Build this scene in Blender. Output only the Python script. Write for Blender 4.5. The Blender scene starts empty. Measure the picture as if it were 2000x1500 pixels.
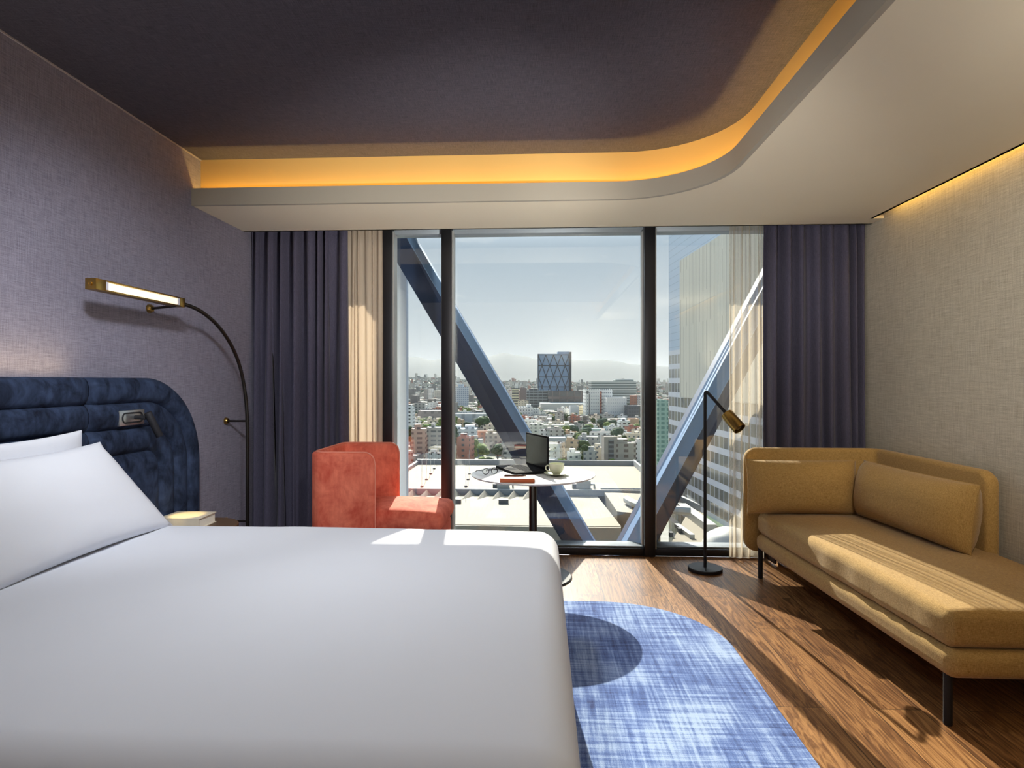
import bpy, bmesh, math, random
from mathutils import Vector, Matrix, noise
R = math.radians
PI = math.pi
sc = bpy.context.scene
COL = sc.collection
rnd = random.Random(7)

# ------------------------------------------------------------------ node helpers
class NT:
    def __init__(s, nt):
        s.nt = nt
    def n(s, t, **kw):
        nd = s.nt.nodes.new(t)
        for k, v in kw.items():
            setattr(nd, k, v)
        return nd
    def set(s, sock, v):
        if isinstance(v, bpy.types.NodeSocket):
            s.nt.links.new(v, sock)
        elif isinstance(v, (tuple, list)) and len(v) == 3 and sock.type == 'RGBA':
            sock.default_value = (*v, 1)
        else:
            sock.default_value = v
    def m(s, op, a, b=0.0, c=None):
        nd = s.n('ShaderNodeMath', operation=op)
        s.set(nd.inputs[0], a); s.set(nd.inputs[1], b)
        if c is not None: s.set(nd.inputs[2], c)
        return nd.outputs[0]
    def mix(s, f, a, b, mode='MIX'):
        nd = s.n('ShaderNodeMix', data_type='RGBA', blend_type=mode)
        s.set(nd.inputs[0], f); s.set(nd.inputs[6], a); s.set(nd.inputs[7], b)
        return nd.outputs[2]
    def ramp(s, f, stops):
        nd = s.n('ShaderNodeValToRGB')
        cr = nd.color_ramp
        while len(cr.elements) < len(stops): cr.elements.new(0.5)
        for e, (p, c) in zip(cr.elements, stops):
            e.position = p; e.color = (*c, 1) if len(c) == 3 else c
        s.set(nd.inputs[0], f)
        return nd.outputs[0]
    def tc(s, out='Object'):
        return s.n('ShaderNodeTexCoord').outputs[out]
    def mapping(s, v, scale=(1, 1, 1), rot=(0, 0, 0), loc=(0, 0, 0)):
        nd = s.n('ShaderNodeMapping')
        s.set(nd.inputs[0], v); nd.inputs[1].default_value = loc
        nd.inputs[2].default_value = rot; nd.inputs[3].default_value = scale
        return nd.outputs[0]
    def noise(s, v, scale, detail=3, rough=.5, dist=0):
        nd = s.n('ShaderNodeTexNoise')
        s.set(nd.inputs['Vector'], v); nd.inputs['Scale'].default_value = scale
        nd.inputs['Detail'].default_value = detail; nd.inputs['Roughness'].default_value = rough
        nd.inputs['Distortion'].default_value = dist
        return nd.outputs[0]
    def sep(s, v):
        nd = s.n('ShaderNodeSeparateXYZ'); s.set(nd.inputs[0], v); return nd.outputs
    def comb(s, x, y, z):
        nd = s.n('ShaderNodeCombineXYZ')
        for i, q in enumerate((x, y, z)): s.set(nd.inputs[i], q)
        return nd.outputs[0]
    def bump(s, h, strength=.3, dist=.01):
        nd = s.n('ShaderNodeBump'); s.set(nd.inputs['Height'], h)
        nd.inputs['Strength'].default_value = strength; nd.inputs['Distance'].default_value = dist
        return nd.outputs[0]

def srgb(r, g, b):
    f = lambda c: (c/255/12.92) if c <= 10 else ((c/255+.055)/1.055)**2.4
    return (f(r), f(g), f(b))

def newmat(name):
    m = bpy.data.materials.new(name); m.use_nodes = True
    nt = m.node_tree; nt.nodes.clear()
    t = NT(nt)
    out = t.n('ShaderNodeOutputMaterial')
    p = t.n('ShaderNodeBsdfPrincipled')
    nt.links.new(p.outputs[0], out.inputs[0])
    return m, t, p, out

def setp(t, p, col=None, rough=None, metal=None, spec=None, sheen=None, normal=None, coat=None):
    if col is not None: t.set(p.inputs['Base Color'], col)
    if rough is not None: t.set(p.inputs['Roughness'], rough)
    if metal is not None: t.set(p.inputs['Metallic'], metal)
    if spec is not None: t.set(p.inputs['Specular IOR Level'], spec)
    if sheen is not None:
        p.inputs['Sheen Weight'].default_value = sheen
        p.inputs['Sheen Roughness'].default_value = .4
    if normal is not None: t.set(p.inputs['Normal'], normal)
    if coat is not None: t.set(p.inputs['Coat Weight'], coat)

def plain(name, col, rough=.5, metal=0, spec=.5, var=.06, scale=30):
    m, t, p, o = newmat(name)
    nz = t.noise(t.tc(), scale, 3)
    c = t.mix(nz, tuple(max(0, q*(1-var)) for q in col), tuple(min(1, q*(1+var)) for q in col))
    setp(t, p, c, rough, metal, spec)
    return m

def emis(name, col, strength):
    m, t, p, o = newmat(name)
    nz = t.noise(t.tc(), 20, 1)
    setp(t, p, (.8, .8, .8), .5)
    t.set(p.inputs['Emission Color'], col)
    p.inputs['Emission Strength'].default_value = strength
    return m

def weave(name, dark, light, rough=.9, sc1=6, sc2=220, bump=.25, cloud=.0, sheen=0):
    """linen-like cloth: crossed stretched threads (box-mapped through x, y and z)"""
    m, t, p, o = newmat(name)
    co = t.tc()
    nx = t.noise(t.mapping(co, (sc1, sc2, sc2)), 1, 3, .6)
    ny = t.noise(t.mapping(co, (sc2, sc1, sc2)), 1, 3, .6)
    nz = t.noise(t.mapping(co, (sc2, sc2, sc1)), 1, 3, .6)
    f = t.m('MULTIPLY', t.m('ADD', t.m('ADD', nx, ny), nz), 1/3)
    f = t.ramp(f, [(.36, (0, 0, 0)), (.64, (1, 1, 1))])
    c = t.mix(f, dark, light)
    if cloud:
        big = t.noise(co, 3.0, 4, .6)
        c = t.mix(t.m('MULTIPLY', big, cloud), c, tuple(q*.6 for q in dark))
    setp(t, p, c, rough, 0, .2, sheen if sheen else None, t.bump(f, bump, .002))
    return m

def velvet(name, dark, light, scale=5, sheen=.4, rough=.8):
    m, t, p, o = newmat(name)
    co = t.tc()
    a = t.noise(co, scale, 5, .62, .6)
    b = t.noise(t.mapping(co, (40, 40, 14)), 1, 3, .6)
    f = t.m('ADD', t.m('MULTIPLY', a, .75), t.m('MULTIPLY', b, .25))
    f = t.ramp(f, [(.34, (0, 0, 0)), (.66, (1, 1, 1))])
    setp(t, p, t.mix(f, dark, light), rough, 0, .2, sheen, t.bump(f, .15, .004))
    p.inputs['Sheen Tint'].default_value = (*light, 1)
    return m

def facade(name, wall, glass, pw=3.0, ph=3.0, fw=.5, fh=.5, roof=None, band=False, rough=.7, vari=.12, off=(0, 0)):
    """wall with a grid of windows (or ribbon bands) in the object's own coordinates"""
    m, t, p, o = newmat(name)
    x, y, z = t.sep(t.tc())
    nx, ny, nz = t.sep(t.tc('Normal'))
    isx = t.m('GREATER_THAN', t.m('ABSOLUTE', nx), .6)
    u = t.m('ADD', t.m('MULTIPLY', y, isx), t.m('MULTIPLY', x, t.m('SUBTRACT', 1, isx)))
    fu = t.m('FRACT', t.m('ADD', t.m('DIVIDE', u, pw), 100.5 + off[0]))
    fv = t.m('FRACT', t.m('ADD', t.m('DIVIDE', z, ph), 100 + off[1]))
    mv = t.m('MULTIPLY', t.m('GREATER_THAN', fv, .5-fh/2), t.m('LESS_THAN', fv, .5+fh/2))
    mu = t.m('MULTIPLY', t.m('GREATER_THAN', fu, .5-fw/2), t.m('LESS_THAN', fu, .5+fw/2))
    side = t.m('LESS_THAN', t.m('ABSOLUTE', nz), .5)
    mk = t.m('MULTIPLY', t.m('MULTIPLY', mv, mu), side)
    stain = t.noise(t.tc(), .35, 4, .6)
    wc = t.mix(stain, tuple(q*(1-vari) for q in wall), tuple(min(1, q*(1+vari)) for q in wall))
    if roof: wc = t.mix(t.m('GREATER_THAN', nz, .5), wc, roof)
    setp(t, p, t.mix(mk, wc, glass), t.m('SUBTRACT', rough, t.m('MULTIPLY', mk, rough-.25)))
    return m

# ------------------------------------------------------------------ object helpers
def tag(o, label=None, cat=None, group=None, kind=None):
    if label: o['label'] = label
    if cat: o['category'] = cat
    if group: o['group'] = group
    if kind: o['kind'] = kind
    return o

def thing(name, label, cat, loc=(0, 0, 0), rz=0, group=None, kind=None):
    o = bpy.data.objects.new(name, None); COL.objects.link(o)
    o.location = loc; o.rotation_euler = (0, 0, rz); o.empty_display_size = .1
    return tag(o, label, cat, group, kind)

def wloc(o):
    v = Vector((0, 0, 0))
    while o: v = v + o.location; o = o.parent
    return v

def obj(name, bm, mat, parent=None, smooth=35, world=True, origin=None):
    """link a bmesh as one mesh; world=True: verts are in world space, re-based on the parent's origin"""
    bmesh.ops.recalc_face_normals(bm, faces=bm.faces)
    me = bpy.data.meshes.new(name)
    base = Vector((0, 0, 0))
    if world:
        if parent: base = wloc(parent)
        elif origin is not None: base = Vector(origin)
        if base.length: bmesh.ops.translate(bm, verts=bm.verts, vec=-base)
    bm.to_mesh(me); bm.free()
    if smooth:
        for f in me.polygons: f.use_smooth = True
        me.set_sharp_from_angle(angle=R(smooth))
    me.materials.append(mat)
    o = bpy.data.objects.new(name, me); COL.objects.link(o)
    if parent: o.parent = parent
    elif origin is not None: o.location = origin
    return o

def struct(name, bm, mat, smooth=35, **kw):
    o = obj(name, bm, mat, None, smooth, **kw); o['kind'] = 'structure'; return o

def copy_thing(o, parent=None):
    c = o.copy(); COL.objects.link(c)
    if parent: c.parent = parent
    for ch in [k for k in bpy.data.objects if k.parent == o]:
        copy_thing(ch, c)
    return c

B = bmesh.new

def box(bm, x0, x1, y0, y1, z0, z1, bevel=0, seg=2):
    r = bmesh.ops.create_cube(bm, size=1)
    vs = r['verts']
    bmesh.ops.scale(bm, verts=vs, vec=(x1-x0, y1-y0, z1-z0))
    bmesh.ops.translate(bm, verts=vs, vec=((x0+x1)/2, (y0+y1)/2, (z0+z1)/2))
    if bevel:
        es = list({e for v in vs for e in v.link_edges})
        bmesh.ops.bevel(bm, geom=es, offset=bevel, segments=seg, profile=.5, affect='EDGES')
    return vs

def prism(bm, pts, z0, z1):
    a = [bm.verts.new((x, y, z0)) for x, y in pts]
    b = [bm.verts.new((x, y, z1)) for x, y in pts]
    n = len(pts)
    bm.faces.new(a[::-1]); bm.faces.new(b)
    for i in range(n):
        bm.faces.new((a[i], a[(i+1) % n], b[(i+1) % n], b[i]))

def loft(bm, rings, close=True, caps=True):
    vr = [[bm.verts.new(p) for p in r] for r in rings]
    n = len(rings[0])
    for a, b in zip(vr, vr[1:]):
        for i in range(n if close else n-1):
            j = (i+1) % n
            bm.faces.new((a[i], a[j], b[j], b[i]))
    if caps and close:
        bm.faces.new(vr[0][::-1]); bm.faces.new(vr[-1])
    return vr

def tube(bm, pts, r, n=12, r2=None):
    pts = [Vector(p) for p in pts]
    rings = []
    up = None
    for i, p in enumerate(pts):
        d = (pts[min(i+1, len(pts)-1)] - pts[max(i-1, 0)]).normalized()
        if up is None:
            up = d.orthogonal().normalized()
        up = (up - d*up.dot(d))
        if up.length < 1e-6: up = d.orthogonal()
        up.normalize()
        sd = d.cross(up)
        rr = r if r2 is None else r + (r2-r)*i/(len(pts)-1)
        rings.append([p + rr*(math.cos(2*PI*k/n)*up + math.sin(2*PI*k/n)*sd) for k in range(n)])
    loft(bm, rings)

def lathe(bm, prof, c=(0, 0, 0), n=48, axis=None):
    """prof: (r, h) pairs; axis: direction of h (default z)"""
    q = Vector((0, 0, 1)).rotation_difference(Vector(axis)) if axis is not None else None
    rings = []
    for r, h in prof:
        ring = []
        for k in range(n):
            v = Vector((max(r, 1e-5)*math.cos(2*PI*k/n), max(r, 1e-5)*math.sin(2*PI*k/n), h))
            if q: v = q @ v
            ring.append(v + Vector(c))
        rings.append(ring)
    loft(bm, rings)

def rbox(bm, c, half, r, n=10, disp=None, inner=.6):
    """soft rounded block on a dense grid; disp(v) bends it afterwards"""
    tmp = bmesh.new()
    bmesh.ops.create_cube(tmp, size=2)
    bmesh.ops.subdivide_edges(tmp, edges=tmp.edges[:], cuts=n, use_grid_fill=True)
    rr = (r, r, r) if not isinstance(r, (tuple, list)) else r
    mp = {}
    for v in tmp.verts:
        p = []; d = []
        for a in range(3):
            t = v.co[a]; s = 1 if t >= 0 else -1
            p.append(s*min(abs(t)/inner, 1)*(half[a]-rr[a]))
            e = max(0, (abs(t)-inner)/(1-inner))
            d.append(s*math.tan(e*PI/4))
        d = Vector(d)
        if d.length > 0: d.normalize()
        q = Vector((p[0]+d[0]*rr[0]+c[0], p[1]+d[1]*rr[1]+c[1], p[2]+d[2]*rr[2]+c[2]))
        if disp: q = disp(q)
        mp[v.index] = bm.verts.new(q)
    for f in tmp.faces:
        bm.faces.new([mp[v.index] for v in f.verts])
    tmp.free()

def arc(cx, cy, r, a0, a1, n=8):
    return [(cx+r*math.cos(R(a0+(a1-a0)*i/n)), cy+r*math.sin(R(a0+(a1-a0)*i/n))) for i in range(n+1)]

def resample(pts, step):
    out = []
    for (a, b) in zip(pts, pts[1:]):
        a = Vector(a); b = Vector(b); L = (b-a).length; k = max(1, int(L/step))
        for i in range(k): out.append(a+(b-a)*i/k)
    out.append(Vector(pts[-1]))
    return out

def panel_sweep(bm, path, z0, z1, thick, rtop, edge=.012, step=.007, taper=None):
    """upright upholstered panel following a plan path, its two free ends rounded by rtop"""
    P = resample([(x, y) for x, y in path], step)
    s = [0]
    for a, b in zip(P, P[1:]): s.append(s[-1]+(b-a).length)
    L = s[-1]
    extra = []
    rings = []
    for i, p in enumerate(P):
        d = (P[min(i+1, len(P)-1)]-P[max(i-1, 0)]).normalized()
        nn = Vector((-d.y, d.x))
        e = min(s[i], L-s[i])
        cut = 0
        if e < rtop: cut = rtop - math.sqrt(max(0, rtop*rtop-(rtop-e)**2))
        za, zb = z0+min(cut, rtop), z1-cut
        h = thick/2
        ed = edge
        if e < edge:
            k = math.sqrt(max(0.02, 1-((edge-e)/edge)**2)); h = thick/2-edge+edge*k
        ed = min(ed, h*.96)
        cs = []
        for (su, sv, a0) in ((1, 1, 0), (-1, 1, 90), (-1, -1, 180), (1, -1, 270)):
            for k in range(4):
                a = R(a0+30*k)
                cs.append((su*(h-ed)+ed*math.cos(a), sv*((zb-za)/2-ed)+ed*math.sin(a)))
        zc = (za+zb)/2
        rings.append([Vector((p.x+nn.x*u, p.y+nn.y*u, zc+w)) for u, w in cs])
    loft(bm, rings)

def fractal(p, s=1.0):
    return noise.fractal(Vector(p)*s, 1.0, 2.0, 3)

# camera numbers, also used to turn a bearing in the photograph into a plan position
F = 1180.0; TH = math.atan(58/1180); EYE = 1.32
CT, ST = math.cos(TH), math.sin(TH)
def bear(px, d):
    """plan point at distance d along the view axis, in the direction of photo column px"""
    xr = (px-1000)/F*d
    return (CT*xr-ST*d, ST*xr+CT*d)
def pz(px, py, z):
    d = (z-EYE)*F/(744-py)
    x, y = bear(px, d); return Vector((x, y, z))

# ------------------------------------------------------------------ camera and render view
cam = bpy.data.cameras.new('camera'); co = bpy.data.objects.new('camera', cam); COL.objects.link(co)
co.location = (0, 0, EYE); co.rotation_euler = (R(90), 0, TH)
cam.sensor_width = 36; cam.lens = 36*F/2000; cam.shift_y = -6/2000; cam.clip_end = 40000; cam.clip_start = .05
sc.camera = co
sc.view_settings.view_transform = 'Standard'; sc.view_settings.look = 'None'
sc.view_settings.gamma = 1; sc.view_settings.exposure = 0; sc.view_settings.use_curve_mapping = False
cy = sc.cycles
cy.max_bounces = 8; cy.diffuse_bounces = 4; cy.glossy_bounces = 3; cy.transmission_bounces = 4
cy.transparent_max_bounces = 14; cy.volume_bounces = 0; cy.caustics_reflective = False; cy.caustics_refractive = False
cy.sample_clamp_indirect = 6

# ------------------------------------------------------------------ materials
M = {}
M['wallfab'] = weave('wall_cloth', srgb(106, 103, 118), srgb(176, 172, 190), sc1=14, sc2=400, cloud=.2)
M['ceilfab'] = weave('ceiling_cloth', srgb(56, 54, 63), srgb(102, 99, 111), sc1=14, sc2=400, cloud=.2)
M['rwall'] = weave('beige_wallpaper', srgb(164, 156, 138), srgb(222, 215, 198), sc1=9, sc2=260, bump=.2)
M['plaster'] = plain('cream_plaster', srgb(236, 226, 202), .75, var=.02, scale=3)
M['bwall'] = plain('back_wall_paint', srgb(225, 222, 215), .8, var=.02, scale=3)
M['lip'] = plain('bronze_lip_paint', srgb(172, 165, 150), .55, var=.02, scale=3)
M['frame'] = plain('dark_bronze_aluminium', srgb(52, 52, 56), .4, .6, var=.05)
M['frame_lt'] = plain('silver_gasket', srgb(190, 192, 190), .4, .3)
M['reveal'] = plain('pale_grey_facade_metal', srgb(165, 176, 184), .45, .2)
M['sill'] = plain('grey_sill_metal', srgb(104, 112, 118), .5, .3)
M['brass'] = plain('brushed_brass', srgb(176, 142, 78), .28, 1.0, var=.1, scale=60)
M['black'] = plain('black_metal', srgb(38, 38, 42), .55, .0, .25)
M['gunmetal'] = plain('dark_bronze_metal', srgb(70, 66, 62), .3, .9)
M['chrome'] = plain('brushed_steel', srgb(190, 192, 194), .3, .9)
M['white'] = plain('white_laminate', srgb(238, 238, 236), .35, var=.01)
M['linen'] = plain('white_cotton', srgb(224, 227, 235), .85, spec=.15, var=.01, scale=6)
M['curtain'] = weave('navy_blackout_cloth', srgb(50, 48, 63), srgb(100, 97, 117), sc1=30, sc2=700, bump=.15, sheen=.15)
M['headboard'] = velvet('navy_velvet', srgb(12, 18, 34), srgb(56, 70, 98), 9, .15)
M['redvel'] = velvet('coral_velvet', srgb(196, 78, 60), srgb(244, 138, 110), 6, .35)
M['redpipe'] = plain('pale_coral_piping', srgb(226, 140, 118), .6)
M['sofa'] = weave('ochre_wool', srgb(138, 104, 52), srgb(204, 168, 106), sc1=60, sc2=420, bump=.35, sheen=.25)
M['ceramic'] = plain('pale_green_ceramic', srgb(216, 220, 196), .2, var=.02)
M['orange'] = plain('orange_leather', srgb(196, 98, 52), .5)
M['paper'] = plain('paper_edges', srgb(238, 234, 222), .8, var=.04, scale=200)
M['bookcover'] = plain('pale_book_cover', srgb(222, 212, 192), .6)
M['walnut'] = plain('walnut_veneer', srgb(96, 74, 54), .5, var=.2, scale=8)
M['plastic'] = plain('black_plastic', srgb(30, 31, 34), .75, spec=.08)
M['keys'] = plain('dark_keys', srgb(50, 52, 56), .85, spec=.05)
M['screen'] = plain('dark_display', srgb(26, 27, 30), .22)
M['brace_shaded'] = plain('shaded_brace_navy', srgb(48, 66, 100), .4, .0, var=.06, scale=2)  # shade on the room-facing sides put into this dark blue

def wood_floor():
    m, t, p, o = newmat('walnut_planks')
    x, y, z = t.sep(t.tc())
    br = t.n('ShaderNodeTexBrick'); br.offset = .37; br.offset_frequency = 2; br.squash = 1
    t.set(br.inputs['Vector'], t.comb(y, x, 0))
    br.inputs['Color1'].default_value = (0, 0, 0, 1); br.inputs['Color2'].default_value = (1, 1, 1, 1)
    br.inputs['Mortar'].default_value = (.5, .5, .5, 1)
    br.inputs['Scale'].default_value = 1; br.inputs['Mortar Size'].default_value = .0016
    br.inputs['Brick Width'].default_value = 1.25; br.inputs['Row Height'].default_value = .19
    br.inputs['Bias'].default_value = 0
    pid = t.n('ShaderNodeSeparateColor'); t.set(pid.inputs[0], br.outputs['Color']); v = pid.outputs[0]
    v3 = t.comb(t.m('MULTIPLY', x, 8), t.m('ADD', t.m('MULTIPLY', y, .6), t.m('MULTIPLY', v, 31)), v)
    g1 = t.noise(v3, 1.6, 4, .6, 1.6)
    rings = t.m('FRACT', t.m('MULTIPLY', g1, 7))
    rings = t.m('ABSOLUTE', t.m('SUBTRACT', rings, .5))
    fine = t.noise(t.comb(t.m('MULTIPLY', x, 130), t.m('MULTIPLY', y, 4), v), 1, 3, .6)
    f = t.m('ADD', t.m('ADD', t.m('MULTIPLY', rings, .62), t.m('MULTIPLY', fine, .55)), t.m('MULTIPLY', v, .22))
    c = t.ramp(f, [(.22, srgb(58, 37, 23)), (.5, srgb(116, 79, 48)), (.82, srgb(168, 124, 78))])
    c = t.mix(br.outputs['Fac'], c, srgb(38, 26, 18))
    setp(t, p, c, t.m('ADD', .3, t.m('MULTIPLY', fine, .12)), 0, .2, None, t.bump(t.m('SUBTRACT', fine, br.outputs['Fac']), .12, .002))
    return m
M['floor'] = wood_floor()

def rug_mat(name, dark, mid, light, bias):
    m, t, p, o = newmat(name)
    cdn = t.tc()
    a = t.noise(t.mapping(cdn, (2.4, 60, 10)), 1, 4, .7)
    b = t.noise(t.mapping(cdn, (52, 2.6, 10)), 1, 4, .7)
    big = t.noise(cdn, 2.6, 3, .5)
    pile = t.noise(cdn, 420, 2)
    f = t.m('ADD', t.m('ADD', t.m('MULTIPLY', a, .38), t.m('MULTIPLY', b, .38)), t.m('MULTIPLY', big, .34))
    f = t.m('ADD', f, t.m('MULTIPLY', t.m('SUBTRACT', pile, .5), .2))
    c = t.ramp(f, [(.42+bias, dark), (.53+bias, mid), (.64+bias, light)])
    setp(t, p, c, .95, 0, .1, .3, t.bump(pile, .6, .006))
    return m
M['rug'] = rug_mat('pale_blue_pile', srgb(40, 56, 108), srgb(92, 120, 182), srgb(172, 194, 228), 0)

def glass_mat():
    m, t, p, o = newmat('window_glass')
    t.nt.nodes.remove(p)
    tr = t.n('ShaderNodeBsdfTransparent'); tr.inputs[0].default_value = (.955, .972, .968, 1)
    gl = t.n('ShaderNodeBsdfGlossy'); gl.inputs['Roughness'].default_value = .0
    gl.inputs[0].default_value = (1, .97, .9, 1)
    lw = t.n('ShaderNodeLayerWeight'); lw.inputs[0].default_value = .5
    fac = t.m('ADD', .07, t.m('MULTIPLY', t.m('POWER', lw.outputs['Facing'], 4.0), .7))
    mx = t.n('ShaderNodeMixShader'); t.set(mx.inputs[0], fac)
    t.nt.links.new(tr.outputs[0], mx.inputs[1]); t.nt.links.new(gl.outputs[0], mx.inputs[2])
    t.nt.links.new(mx.outputs[0], o.inputs[0])
    return m
M['glass'] = glass_mat()

def sheer_mat(name, col, trans):
    m, t, p, o = newmat(name)
    t.nt.nodes.remove(p)
    tr = t.n('ShaderNodeBsdfTransparent')
    df = t.n('ShaderNodeBsdfDiffuse'); tl = t.n('ShaderNodeBsdfTranslucent')
    x, y, z = t.sep(t.tc())
    thr = t.noise(t.comb(t.m('MULTIPLY', x, 500), t.m('MULTIPLY', y, 500), t.m('MULTIPLY', z, 30)), 1, 2)
    cc = t.mix(thr, tuple(q*.92 for q in col), col)
    t.set(df.inputs[0], cc); t.set(tl.inputs[0], cc)
    m1 = t.n('ShaderNodeMixShader'); m1.inputs[0].default_value = .55
    t.nt.links.new(df.outputs[0], m1.inputs[1]); t.nt.links.new(tl.outputs[0], m1.inputs[2])
    lw = t.n('ShaderNodeLayerWeight'); lw.inputs[0].default_value = .5
    m2 = t.n('ShaderNodeMixShader')
    t.set(m2.inputs[0], t.m('MINIMUM', 1.0, t.m('ADD', 1-trans, t.m('MULTIPLY', t.m('POWER', lw.outputs['Facing'], 2), trans))))
    t.nt.links.new(tr.outputs[0], m2.inputs[1]); t.nt.links.new(m1.outputs[0], m2.inputs[2])
    t.nt.links.new(m2.outputs[0], o.inputs[0])
    return m
M['sheer'] = sheer_mat('beige_sheer', srgb(226, 212, 194), .12)
M['sheer_thin'] = sheer_mat('thin_beige_sheer', srgb(232, 220, 200), .80)

# ------------------------------------------------------------------ room shell
XL, XR, YB, YW = -2.212, 2.33, -1.6, 4.60
ZC, ZS, ZLIP = 2.755, 2.43, 2.538
b = B(); box(b, XL-.1, XR+.1, YB-.1, 4.60, -.12, 0); struct('floor', b, M['floor'], 0)
b = B(); box(b, XL-.1, XL, YB, 4.80, -.12, 3.0); struct('wall_left', b, M['wallfab'], 0)
b = B(); box(b, XR, XR+.1, YB, 4.80, -.12, 3.0); struct('wall_right', b, M['rwall'], 0)
b = B(); box(b, XL-.1, XR+.1, YB-.1, YB, -.12, 3.0); struct('wall_back', b, M['bwall'], 0)
b = B(); box(b, XL-.1, XR+.1, YB, 4.8, ZC, ZC+.1); struct('ceiling', b, M['ceilfab'], 0)
# end walls beside the glazing, behind the drapes
b = B(); box(b, XL, -1.62, 4.60, 4.80, -.12, ZC); struct('wall_front', b, M['bwall'], 0)
b = B(); box(b, 2.0, XR, 4.60, 4.80, -.12, ZC); struct('wall_front.001', b, M['bwall'], 0)

def cove_path(x0, y0, r, n=14):
    """plan line: from the left wall along the window side, round the corner, back along the right side"""
    return [(XL, y0)] + arc(x0-r, y0-r, r, 90, 0, n) + [(x0, YB)]
lip_in = cove_path(1.005, 3.715, .56)
lip_bk = cove_path(1.03, 3.74, .585)
cove = cove_path(1.11, 3.82, .60)
outer = [(XR, YB), (XR, 4.40), (XL, 4.40)]
slot = [(XR-.07, YB), (XR-.07, 4.24), (XR, 4.24), (XR, 4.40), (XL, 4.40)]
b = B(); box(b, XL, XL+.006, YB, 3.82, ZC-.007, ZC); struct('trim_5', b, plain('pale_edge_strip', srgb(176, 168, 172), .6), 0)
# soffit slab (cream underside), with an open slot along the right wall for its light
b = B(); prism(b, lip_bk + slot, ZS, ZS+.02); struct('ceiling.001', b, M['plaster'], 0)
# raised lip in front of the light trough
b = B(); prism(b, lip_in + lip_bk[::-1], ZS-.0005, ZLIP); struct('trim_1', b, M['lip'], 40)
# cove back wall, in an even golden base colour
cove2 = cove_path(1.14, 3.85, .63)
b = B(); prism(b, cove + cove2[::-1], ZS+.02, ZC); struct('trim_2', b, plain('golden_cove_wall', srgb(226, 186, 112), .7, var=.02, scale=3), 40)
# soffit edge over the curtains
b = B(); box(b, XL, XR, 4.38, 4.40, ZS+.0, ZC); struct('trim_3', b, M['plaster'], 0)
b = B(); box(b, XR-.09, XR-.07, YB, 4.24, ZS+.0, ZS+.16); box(b, XR-.09, XR, YB, 4.24, ZS+.16, ZS+.18); struct('trim_4', b, M['plaster'], 0)

# glazing
win = thing('window_1', 'floor to ceiling window wall with dark bronze mullions facing the city', 'window', (0, 4.65, 0), kind='structure')
for x, w in ((-1.185, .078), (-.725, .078), (.812, .08), (2.0, .08)):
    b = B(); box(b, x-w/2, x+w/2, 4.575, 4.74, 0, 2.75, .004)
    mo = obj('mullion', b, M['frame'], win)
    b = B(); box(b, x+w/2, x+w/2+.012, 4.60, 4.70, .05, 2.47); box(b, x-w/2-.012, x-w/2, 4.64, 4.70, .05, 2.47)
    obj('gasket', b, M['frame_lt'], mo)
for x0, x1 in ((-1.62, -1.224), (-1.146, -.764), (-.686, .772), (.852, 1.96)):
    b = B(); box(b, x0, x1, 4.60, 4.76, 0, .055, .003); obj('bottom_rail', b, M['frame'], win)
    b = B(); box(b, x0, x1, 4.62, 4.76, .055, .068, .002); obj('sill', b, M['sill'], win)
    b = B(); box(b, x0, x1, 4.64, 4.76, 2.455, 2.75, .003); obj('head_rail', b, M['reveal'], win)
    b = B(); box(b, x0, x1, 4.700, 4.712, .06, 2.46); obj('pane', b, M['glass'], win, 0)

# ------------------------------------------------------------------ outside structure of this building
b = B(); box(b, -16, 16, 4.78, 5.92, 2.75, 3.2); tag(obj('floor_slab', b, M['reveal'], None, 0), 'projecting floor slab of the hotel above the window', 'overhang', kind='structure')
b = B(); box(b, -16, 16, 4.60, 5.36, -.9, -.13); tag(obj('floor_slab', b, M['reveal'], None, 0), 'projecting floor slab of the hotel below the window', 'overhang', kind='structure')

M['brace_skylit'] = plain('skylit_brace_blue', srgb(150, 186, 230), .35, .0, var=.05, scale=2)  # skylight and sun on the upper sides put into this lighter blue
def brace(name, label, lines, flip):
    """lines: (x,y,x,y in photo, depth) of the visible edges; built as one prism between z=-.9 and z=3.0"""
    pts_lo, pts_hi = [], []
    for (xa, ya, da, xb, yb, db) in lines:
        A = Vector((*bear(xa, da), EYE+(744-ya)*da/F)); C = Vector((*bear(xb, db), EYE+(744-yb)*db/F))
        dv = C-A
        pts_lo.append(A+dv*((-.12-A.z)/dv.z)); pts_hi.append(A+dv*((2.735-A.z)/dv.z))
    t = thing(name, label, 'beam', pts_lo[0])
    n = len(pts_lo)
    # back corners close the hollow section at its true thickness
    L = [*pts_lo, pts_lo[-1]+Vector((0, .16, 0)), pts_lo[0]+Vector((0, .30, 0))]
    Hh = [*pts_hi, pts_hi[-1]+Vector((0, .16, 0)), pts_hi[0]+Vector((0, .30, 0))]
    b = B(); loft(b, [L, Hh]); obj('box_section', b, M['brace_shaded'], t, 0)
    # pale overlay, skylight put into its colour, 6 mm proud of the upper sides
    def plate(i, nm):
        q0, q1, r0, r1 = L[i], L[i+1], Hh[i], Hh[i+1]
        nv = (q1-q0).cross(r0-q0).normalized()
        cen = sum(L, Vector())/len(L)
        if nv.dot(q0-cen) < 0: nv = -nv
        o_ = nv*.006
        b = B(); loft(b, [[q0+nv*.0005, q1+nv*.0005, q1+o_, q0+o_], [r0+nv*.0005, r1+nv*.0005, r1+o_, r0+o_]]); obj(nm, b, M['brace_skylit'], t, 0)
    plate(1, 'skylit_face'); plate(2, 'skylit_face')
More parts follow.
